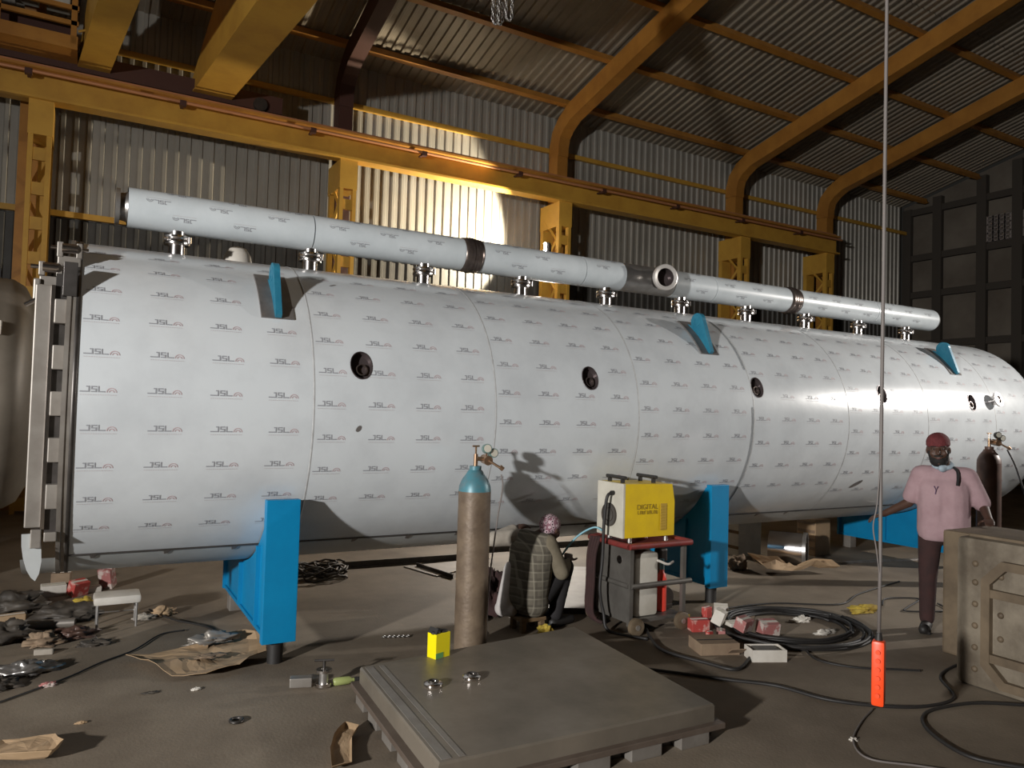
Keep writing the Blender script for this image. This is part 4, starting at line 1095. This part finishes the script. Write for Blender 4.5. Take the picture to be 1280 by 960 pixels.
# hose coil
hc_ = thing('hose_coil', 'wide coil of black welding hose lying on the floor', 'hose', (5.45, 4.5, 0))
rn = random.Random(5)
for k in range(7):
    r = .50 + .035*k + rn.uniform(-.02,.02); cx, cy = 5.45+rn.uniform(-.05,.05), 4.50+rn.uniform(-.05,.05)
    pts = [(cx + r*math.cos(a*2*PI/40)*(1+.03*math.sin(a*.5+k)), cy + r*.86*math.sin(a*2*PI/40), .016 + .018*(k % 3) + .004*math.sin(a+k)) for a in range(41)]
    MB().tube(pts, .014, 6).build('hose_turn', 'black', hc_, smooth=True)
MB().tube(spline([(4.95, 4.35, .02), (4.5, 4.1, .016), (4.2, 3.95, .016), (4.1, 4.15, .016), (4.0, 4.5, .016), (4.12, 4.8, .016), (4.3, 5.1, .016), (4.35, 5.3, .016)]), .013, 6).build('hose_tail', 'black', hc_, smooth=True)

def cable(pts, label, r=.009, m='black', name='floor_cable', cat='cable', group='cables trailing over the floor'):
    return one(MB().tube(spline(pts, 10), r, 7), name, m, label, cat, group, smooth=True)
cable([(3.42, 4.45, .012), (3.75, 4.1, .012), (4.0, 3.82, .012), (4.21, 3.60, .012), (4.32, 3.28, .012), (4.55, 3.05, .012), (4.82, 2.92, .012), (5.15, 2.93, .012), (5.45, 3.2, .012), (5.8, 3.3, .012), (6.15, 3.3, .012)], 'black cable curving from the door plate past the orange pendant', .011)
cable([(5.48, 2.62, .012), (5.2, 2.80, .012), (4.9, 2.86, .012), (4.66, 2.84, .012), (4.46, 2.69, .012), (4.33, 2.42, .012), (4.40, 2.24, .012), (4.62, 2.05, .012), (5.2, 1.75, .012)], 'black cable looping at the bottom right corner', .011)
cable([(4.46, 3.05, .008), (4.2, 2.95, .008), (3.92, 2.80, .008), (3.80, 2.62, .008), (3.97, 2.44, .008), (4.2, 2.2, .008)], 'thin pale cable lying below the orange pendant', .006, 'cable')
cable([(5.1, 4.1, .012), (4.95, 3.85, .012), (5.05, 3.62, .012), (5.3, 3.45, .012), (5.45, 3.35, .012)], 'thin dark cable running from the coil to the riveted box', .008)
cable([(7.0, 4.7, .012), (7.3, 4.85, .012), (7.6, 4.7, .012), (7.2, 4.55, .012), (7.0, 4.45, .012), (7.4, 4.3, .012), (7.6, 4.5, .012)], 'loose loop of dark cable left of the standing man', .008)
cable([(5.4, 5.25, .012), (6.0, 5.2, .012), (6.6, 4.9, .012), (7.2, 5.1, .012), (8.2, 5.3, .012)], 'dark cable running along the floor toward the far saddle', .008)
cable([(.60, 7.3, .012), (.75, 6.9, .012), (.95, 6.6, .012), (1.05, 6.3, .012)], 'dark cable running under the first saddle toward the cardboard', .008)
cable([(2.95, 5.75, .012), (3.0, 5.95, .012), (3.2, 6.0, .012), (3.12, 5.8, .02), (2.98, 5.86, .02), (3.15, 5.95, .03)], 'small tangle of greenish cable behind the rusty gas cylinder', .010, 'gauge')
# pendant hanging on its cable
pc = thing('crane_pendant', 'bright orange crane pendant control hanging on a long cable', 'pendant control', (3.735, 2.525, .33))
px, py = 3.735, 2.525
MB().bbox((px, py, .51), (.075, .065, .34), .016, rotz(.5)).build('body', 'pend', pc, auto=50)
for k in range(6):
    d = rotz(.5+PI*0) @ Vector((-.04, 0, 0)); 
    MB().cyl(Vector((px, py, .40+.045*k))+d*.9, Vector((px, py, .40+.045*k))+d*1.18, .012, n=12).build('button', 'pend', pc, auto=40)
MB().cyl((px, py, .68), (px, py, .72), .02, .014, 12).build('gland', 'black', pc, auto=40)
MB().tube([(px, py, .70), (px+.004, py, 1.1), (px-.002, py, 1.6), (px, py, 2.6), (px, py, 6.0), (px, py, RIDGE-.25)], .0095, 8).build('cable', 'cable', pc, smooth=True)
MB().tube(spline([(px-.005, py, 1.62), (px-.03, py, 1.40), (px-.045, py+.01, 1.28), (px-.03, py, 1.16), (px, py, 1.02)]), 0.004, 6).build('strain_wire', 'cable', pc, smooth=True)

# riveted weathered box at the right edge
rx = thing('riveted_housing', 'weathered riveted steel housing with octagonal frame at the right edge', 'steel box', (6.0, 2.1, 0))
MB().bbox((5.80, 2.07, .52), (.60, 2.12, 1.04), .05).build('body', 'weathered', rx, auto=50)
MB().bbox((6.42, 2.29, .49), (.66, 2.56, .98), .02).build('back_flange', 'weathered_tan', rx)
MB().bbox((5.80, 2.07, 1.045), (.50, 2.0, .03), .01).build('top_plate', 'weathered_tan', rx)
oct_ = [(2.93, .18), (2.93, .77), (2.80, .91), (1.50, .91), (1.36, .77), (1.36, .18), (1.50, .05), (2.80, .05)]
oc = (2.145, .48)
def inset(p): return (p[0]-math.copysign(.058 if abs(p[0]-oc[0]) > .7 else .028, p[0]-oc[0]), p[1]-math.copysign(.058 if abs(p[1]-oc[1]) > .35 else .028, p[1]-oc[1]))
for k in range(8):
    p, q = oct_[k], oct_[(k+1) % 8]
    MB().prism([p, q, inset(q), inset(p)], (5.48, 0, 0), (0,1,0), (0,0,1), .05).build('frame_bar', 'weathered_tan', rx)
for z in (.68, .24): MB().bx(5.46, 5.50, 1.36, 2.93, z-.028, z+.028).build('cross_bar', 'weathered_tan', rx)
for y, zz_ in ((2.99, (.13, .28, .43, .58, .73, .86)), (2.82, (.38, .54, .80)), (2.2, (.38, .54))):
    for z in zz_: MB().ell((5.50, y, z), (.018, .022, .022), 10, 8).build('rivet', 'weathered_tan', rx, smooth=True)
for k, (x, y) in enumerate(((6.3, 3.15), (6.2, 2.85), (6.45, 2.95))):
    rag((x, y, .98), (.09, .05, .03), ('pale crumpled glove on the riveted housing next to the hand', 'pale crumpled cloth on the riveted housing, near the front', 'pale crumpled cloth on the riveted housing, in the middle')[k], 'beige_cloth', 'cloth_scrap', 'cloth', 60+k)

# scrap at the left
def lump(x, y, r, label, m, seed, name='scrap_heap', cat='scrap', z=0): return rag((x, y, z), r, label, m, name, cat, seed)
lump(-.45, 7.75, (.30,.22,.10), 'dark heap of scrap at the far left below the grey vessel', 'dark', 71)
lump(-.05, 7.30, (.28,.18,.09), 'dark heap of scrap behind the low white stool', 'dark', 72)
lump(-.42, 6.85, (.20,.16,.09), 'dark rag heap at the left edge beside a steel tube', 'dark', 73)
lump(-.16, 6.62, (.12,.10,.06), 'brown rag in the middle of the left scrap', 'card_dark', 74, 'rag', 'rag')
lump(.04, 6.70, (.14,.09,.06), 'reddish brown scrap left of the low white stool', 'maroon_cyl', 75)
lump(.16, 6.46, (.10,.06,.03), 'flat dark offcut in front of the low white stool', 'dark', 76, 'offcut', 'scrap')
lump(-.26, 5.98, (.17,.10,.06), 'shiny clear plastic bag at the left edge', 'steel', 77, 'plastic_bag', 'bag')
lump(-.38, 5.75, (.12,.10,.05), 'dark clump at the left edge in front of the plastic bag', 'dark', 78)
lump(-.10, 5.66, (.045,.03,.02), 'small pink scrap on the floor at the lower left', 'pink_pkg', 79, 'scrap', 'scrap')
lump(.10, 7.72, (.09,.07,.05), 'yellow rag behind the low white stool', 'y_rag', 80, 'rag', 'rag')
lump(.70, 7.10, (.09,.05,.05), 'pale yellow crumpled paper right of the low white stool', 'card', 81, 'paper', 'paper')
lump(.55, 7.05, (.08,.04,.03), 'pale scrap of cloth right of the low white stool', 'beige_cloth', 82, 'rag', 'rag')
lump(.72, 5.20, (.03,.018,.012), 'tiny white scrap in front of the torn cardboard', 'white', 83, 'scrap', 'scrap')
lump(.08, 4.94, (.03,.012,.01), 'tiny pale scrap near the lower left corner', 'card', 84, 'scrap', 'scrap')
lump(.46, 5.26, (.045,.02,.01), 'dark flake on the floor left of the tiny white scrap', 'dark', 85, 'scrap', 'scrap')
one(MB().torus((.86, 4.59, .010), (0,0,1), .035, .009, 24, 8), 'washer', 'steel_dark', 'small ring lying on the bare floor at lower left', 'ring', smooth=True)
packet(-.14, 8.22, (.20,.14,.10), .1, 'white', 'pale carton under the vessel at far left', group='cartons under the door end')
packet(-.08, 8.45, (.16,.12,.16), -.2, 'card_dark', 'brown carton behind the pale carton at far left', group='cartons under the door end')
packet(.06, 8.10, (.15,.10,.13), .6, 'red_pkg', 'red carton under the vessel left of the first saddle', .3, group='cartons under the door end')
packet(.30, 8.30, (.12,.10,.20), -.5, 'pink_pkg', 'pink and white carton under the vessel left of the first saddle', .3, group='cartons under the door end')
packet(.18, 8.20, (.14,.06,.05), .2, 'white', 'small white packet between the red and pink cartons', .2, group='cartons under the door end')
packet(-.40, 7.22, (.18,.10,.10), .15, 'card', 'small pale box at the left edge of the scrap', group='cartons under the door end')
tb_ = thing('steel_tube', 'short grey steel tube lying in the left scrap', 'tube', (-.22, 7.08, 0))
MB().lathe([(0, .035), (.5, .035), (.5, .03), (.005, .03)], (-.45, 7.12, .036), (1,-.2,0), 20, True, False).build('tube', 'steel_dull', tb_, auto=40)
one(MB().bbox((-.15, 6.36, .02), (.12, .03, .04), .006, rotz(-.2)), 'offcut', 'beige_cloth', 'short pale offcut in front of the brown rag', 'scrap')
one(MB().tube(spline([(-.35, 5.45, .01), (0, 5.75, .01), (.2, 5.98, .01), (.42, 6.18, .01), (.62, 6.5, .01), (.8, 6.55, .01)]), .006, 6), 'floor_cable', 'black', 'dark cable crossing the floor in front of the white stool', 'cable', 'cables trailing over the floor', smooth=True)

# ================================================================== PEOPLE
def hand(mb, wrist, d, nrm, thumb_side, curl=.35, L=.18):
    """palm, four unequal fingers with two bends, thumb leaving the side of the palm"""
    d = Vector(d).normalized(); nrm = Vector(nrm); nrm = (nrm - d*nrm.dot(d)).normalized(); s_ = d.cross(nrm)*thumb_side
    w_ = Vector(wrist); pl_ = L*.47
    for k in range(4):
        off = s_*(.030-.020*k)
        mb.cap(w_ + off*.7, w_ + d*pl_ + off, .014, .0115)
        fl2 = (.070, .080, .074, .058)[k]*L/.18; p = w_ + d*pl_ + off; dd = d.copy()
        for j, f in enumerate((.45, .32, .23)):
            a = curl*(1+.3*j); dd = (dd*math.cos(a) - nrm*math.sin(a)).normalized(); q = p + dd*fl2*f
            mb.cap(p, q, .0098-.0008*j, .0090-.0008*j); p = q
    p = w_ + d*pl_*.30 + s_*.028; dd = (d*.62 + s_*.75 - nrm*.2).normalized()
    for f in (.035, .028, .022):
        q = p + dd*f; mb.cap(p, q, .0115, .0098); p = q; dd = (dd*.9 + d*.4 - nrm*.15).normalized()

def head(mb, c, F, U, s_=1.0):
    """skull, jaw, nose, brow, ears; F face direction, U up"""
    F, U = Vector(F).normalized(), Vector(U).normalized(); U = (U - F*U.dot(F)).normalized(); S = F.cross(U)
    rot = Matrix((S, F, U)).transposed()
    c = Vector(c)
    def W(a, b, d): return c + (S*a + F*b + U*d)*s_
    mb.ell(W(0, -.008, .03), tuple(k*s_ for k in (.076, .095, .090)), 20, 14, rot)
    mb.ell(W(0, .022, -.045), tuple(k*s_ for k in (.058, .066, .068)), 18, 12, rot)
    mb.cap(W(0, .086, .018), W(0, .108, -.022), .010*s_, .015*s_)
    mb.cap(W(-.045, .074, .028), W(.045, .074, .028), .012*s_, .012*s_)
    mb.ell(W(0, .082, -.058), tuple(k*s_ for k in (.026, .012, .012)), 12, 8, rot)
    mb.ell(W(0, .070, -.098), tuple(k*s_ for k in (.026, .020, .018)), 12, 8, rot)
    for q in (-1, 1):
        mb.ell(W(q*.078, -.005, -.005), tuple(k*s_ for k in (.010, .020, .032)), 10, 8, rot)
        mb.ell(W(q*.042, .058, -.025), tuple(k*s_ for k in (.022, .022, .022)), 10, 8, rot)
    return W, rot

# --- standing man in pink behind the riveted housing
B0 = Vector((6.68, 3.91, 0)); F = Vector((-.86, -.51, 0)).normalized(); Lf = Vector((.51, -.86, 0)).normalized()
def W1(l, f, z): return B0 + Lf*l + F*f + Vector((0, 0, z))
man = thing('person', 'standing person in pink shirt and maroon cap, arm resting on the riveted housing', 'person', B0)
mb = MB()
mb.cap(W1(-.05, 0, .95), W1(.05, 0, .95), .12, .12); mb.cap(W1(0, .0, .98), W1(0, .01, 1.18), .12, .12)
mb.cap(W1(-.06, .0, 1.22), W1(.06, .0, 1.22), .11, .11); mb.cap(W1(-.15, 0, 1.385), W1(.15, 0, 1.385), .065, .065)
mb.cap(W1(0, .0, 1.40), W1(-.02, .03, 1.54), .062, .060)
for q in (-1, 1):
    mb.cap(W1(q*.10, 0, .92), W1(q*.115, .02, .50), .088, .060); mb.cap(W1(q*.115, .02, .50), W1(q*.12, -.01, .09), .056, .040)
    mb.cap(W1(q*.12, -.03, .045), W1(q*.14, .16, .035), .042, .034)
# his right arm (image left), hanging out toward the cable
mb.cap(W1(-.185, 0, 1.375), W1(-.275, .0, 1.11), .055, .044); mb.cap(W1(-.275, 0, 1.11), W1(-.47, .10, 1.00), .043, .030)
hand(mb, W1(-.47, .10, 1.00), W1(-.60, .16, .95)-W1(-.47, .10, 1.00), (0,0,1), -1, .25)
# his left arm bent, hand on the housing
mb.cap(W1(.185, 0, 1.375), W1(.30, -.03, 1.12), .055, .044); mb.cap(W1(.30, -.03, 1.12), W1(.33, .20, 1.035), .043, .030)
hand(mb, W1(.33, .20, 1.035), W1(.33, .38, 1.01)-W1(.33, .20, 1.035), (0,0,1), 1, .10)
HW, hr = head(mb, W1(-.045, .05, 1.60), F + Vector((0,0,-.05)), Vector((0,0,1)) + Lf*-.05, 1.12)
body_o = remeshed(mb, 'body', 'skin', man, .0085, 5)
# shirt
mb = MB()
mb.cap(W1(-.06, 0, .90), W1(.06, 0, .90), .150, .150); mb.cap(W1(-.06, 0, .88), W1(-.06, .01, 1.22), .150, .150); mb.cap(W1(.06, 0, .88), W1(.06, .01, 1.22), .150, .150)
mb.cap(W1(-.07, 0, 1.24), W1(.07, 0, 1.24), .148, .148); mb.cap(W1(-.165, 0, 1.38), W1(.165, 0, 1.38), .078, .078)
mb.cap(W1(-.08, 0, 1.36), W1(.08, 0, 1.36), .10, .10)
mb.cap(W1(-.185, 0, 1.375), W1(-.255, .0, 1.17), .076, .072); mb.cap(W1(.185, 0, 1.375), W1(.285, -.025, 1.15), .076, .074)
sh1 = remeshed(mb, 'shirt', 'pink_cloth', man, .012, 5, hem=.80)
MB().tube([W1(-.075, .163, 1.285), W1(-.060, .170, 1.25), W1(-.045, .168, 1.285)], .004, 5).build('chest_mark', 'purple', sh1)
MB().tube([W1(-.060, .170, 1.25), W1(-.065, .172, 1.215)], .004, 5).build('chest_mark', 'purple', sh1)
# trousers
mb = MB(); mb.cap(W1(-.06, 0, .90), W1(.06, 0, .90), .138, .138)
for q in (-1, 1):
    mb.cap(W1(q*.10, 0, .88), W1(q*.115, .02, .50), .102, .078); mb.cap(W1(q*.115, .02, .50), W1(q*.12, -.005, .10), .076, .062)
remeshed(mb, 'trousers', 'trouser', man, .013, 4)
for q in (-1, 1):
    mb = MB(); mb.cap(W1(q*.12, -.03, .045), W1(q*.145, .19, .04), .048, .040); mb.box(W1(q*.13, .07, .012), (.09, .26, .024), Matrix((Lf, F, Vector((0,0,1)))).transposed())
    remeshed(mb, 'shoe', 'black', man, .010, 3)
# cap, beard, mask, eyes
mb = MB(); mb.ell(HW(0, -.012, .058), (.096, .116, .088), 20, 14, hr); mb.ell(HW(0, -.006, .042), (.098, .120, .034), 20, 10, hr)
remeshed(mb, 'cap', 'cap', man, .008, 4)
mb = MB(); mb.ell(HW(0, .022, -.082), (.073, .079, .062), 18, 12, hr); mb.cap(HW(-.068, .01, -.01), HW(-.052, .045, -.075), .012, .016); mb.cap(HW(.068, .01, -.01), HW(.052, .045, -.075), .012, .016)
mb.cap(HW(-.028, .090, -.042), HW(.028, .090, -.042), .008, .008)
remeshed(mb, 'beard', 'hair', man, .006, 3)
MB().ell(HW(0, .098, -.062), (.020, .008, .007), 12, 8, hr).build('mouth', 'skin_lips', man, smooth=True)
for q in (-1, 1):
    e_ = MB().ell(HW(q*.031, .078, .012), (.011, .009, .006), 12, 8, hr).build('eye', 'eye', man, smooth=True)
    MB().ell(HW(q*.031, .086, .012), (.006, .004, .006), 10, 6, hr).build('iris', 'hair', e_, smooth=True)
    MB().cap(HW(q*.018, .088, .032), HW(q*.048, .080, .030), .005, .004).build('eyebrow', 'hair', man, smooth=True)
mb = MB(); mb.torus(W1(-.01, .025, 1.465), F*.35 + Vector((0,0,1)), .070, .022, 28, 8); mb.ell(W1(-.01, .10, 1.44), (.05, .03, .035), 12, 8)
remeshed(mb, 'neck_mask', 'pale_blue', man, .008, 2)
MB().tube(spline([W1(.075, .06, 1.45), W1(.10, .12, 1.42), W1(.105, .155, 1.36), W1(.10, .165, 1.30)]), .012, 6).build('lanyard', 'black_cloth', man, smooth=True)

# --- crouching worker with back to the camera
F = Vector((.96, .28, 0)).normalized(); Lf = Vector((-F.y, F.x, 0)); B0 = Vector((3.37, 5.50, 0))
def W2(l, f, z): return B0 + Lf*l + F*f + Vector((0, 0, z))
wk_ = thing('person', 'crouching worker in plaid shirt and patterned headscarf with back turned under the vessel', 'person', B0)
mb = MB()
mb.cap(W2(-.07, -.02, .30), W2(.07, -.02, .30), .125, .125); mb.cap(W2(0, -.02, .32), W2(0, .02, .55), .13, .14); mb.cap(W2(-.06, .03, .62), W2(.06, .03, .62), .125, .125)
mb.cap(W2(-.14, .05, .745), W2(.14, .05, .745), .062, .062); mb.cap(W2(0, .06, .75), W2(-.03, .16, .79), .056, .055)
for q in (-1, 1):
    mb.cap(W2(q*.10, .02, .28), W2(q*.14, .30, .50), .085, .062); mb.cap(W2(q*.14, .30, .50), W2(q*.13, .20, .10), .056, .040)
    mb.cap(W2(q*.13, .18, .045), W2(q*.14, .38, .035), .040, .032)
mb.cap(W2(-.175, .05, .735), W2(-.22, .16, .48), .052, .042); mb.cap(W2(-.22, .16, .48), W2(-.12, .36, .54), .040, .028)
hand(mb, W2(-.12, .36, .54), W2(-.05, .46, .60)-W2(-.12, .36, .54), (-.3,-.6,.5), 1, .4)
mb.cap(W2(.175, .05, .735), W2(.27, -.16, .73), .052, .042); mb.cap(W2(.27, -.16, .73), W2(.25, .08, .80), .040, .028)
hand(mb, W2(.25, .08, .80), W2(.21, .2, .83)-W2(.25, .08, .80), (0,-.2,1), -1, .3)
HW2, hr2 = head(mb, W2(-.045, .20, .825), F + Vector((.1,.1,-.25)), Vector((0,0,1)) + F*.2)
remeshed(mb, 'body', 'skin', wk_, .0085, 5)
mb = MB()
mb.cap(W2(-.075, -.02, .24), W2(.075, -.02, .24), .135, .135); mb.cap(W2(-.06, -.03, .28), W2(-.06, .02, .58), .145, .148); mb.cap(W2(.06, -.03, .28), W2(.06, .02, .58), .145, .148)
mb.cap(W2(-.09, .03, .63), W2(.09, .03, .63), .135, .135); mb.cap(W2(-.145, .045, .735), W2(.145, .045, .735), .078, .078)
sh2 = remeshed(mb, 'shirt', 'plaid', wk_, .012, 5)
mb = MB(); mb.cap(W2(-.165, .05, .735), W2(-.222, .16, .485), .072, .066); mb.cap(W2(-.222, .16, .485), W2(-.15, .31, .53), .062, .048)
remeshed(mb, 'sleeve', 'olive_cloth', sh2, .010, 4)
mb = MB(); mb.cap(W2(.165, .04, .74), W2(.27, -.16, .73), .074, .070); mb.cap(W2(.27, -.16, .73), W2(.255, .05, .79), .064, .050)
remeshed(mb, 'sleeve', 'beige_cloth', sh2, .010, 4)
mb = MB(); mb.cap(W2(.13, -.14, .20), W2(.13, -.10, .50), .085, .055); mb.cap(W2(.06, -.14, .16), W2(.16, -.15, .16), .05, .07)
remeshed(mb, 'shirt_tail', 'white_cloth', sh2, .011, 4)
mb = MB(); mb.cap(W2(-.07, 0, .27), W2(.07, 0, .27), .122, .122)
for q in (-1, 1):
    mb.cap(W2(q*.10, .04, .28), W2(q*.14, .30, .50), .098, .080); mb.cap(W2(q*.14, .30, .50), W2(q*.13, .20, .11), .078, .060)
remeshed(mb, 'trousers', 'black_cloth', wk_, .012, 4)
for q in (-1, 1):
    mb = MB(); mb.cap(W2(q*.13, .17, .045), W2(q*.14, .40, .038), .046, .036)
    remeshed(mb, 'shoe', 'black', wk_, .010, 2)
mb = MB(); mb.ell(HW2(0, -.012, .035), (.088, .106, .092), 20, 14, hr2); mb.ell(HW2(0, -.06, -.04), (.06, .05, .06), 14, 10, hr2)
remeshed(mb, 'headscarf', 'scarf', wk_, .008, 3)
mb = MB(); mb.ell(HW2(0, .075, -.03), (.055, .03, .05), 14, 10, hr2)
remeshed(mb, 'face_cloth', 'trouser', wk_, .008, 2)
# stool under him and bits beside
sl = thing('wooden_stool', 'low wooden stool under the crouching worker', 'stool', (3.35, 5.48, 0))
MB().bbox((3.35, 5.48, .105), (.24, .22, .03), .004).build('seat', 'wood', sl)
for x, y in ((3.26, 5.40), (3.44, 5.40), (3.26, 5.56), (3.44, 5.56)): MB().bx(x-.02, x+.02, y-.02, y+.02, 0, .09).build('leg', 'wood', sl)
rag((3.42, 5.30, 0), (.07, .06, .05), 'pale yellow cloth on the floor under the crouching worker', 'y_rag', seed=90)
rag((3.30, 6.05, 0), (.20, .16, .30), 'dark maroon bundle on the floor left of the crouching worker', 'trouser', 'cloth_bundle', 'bundle', 91)
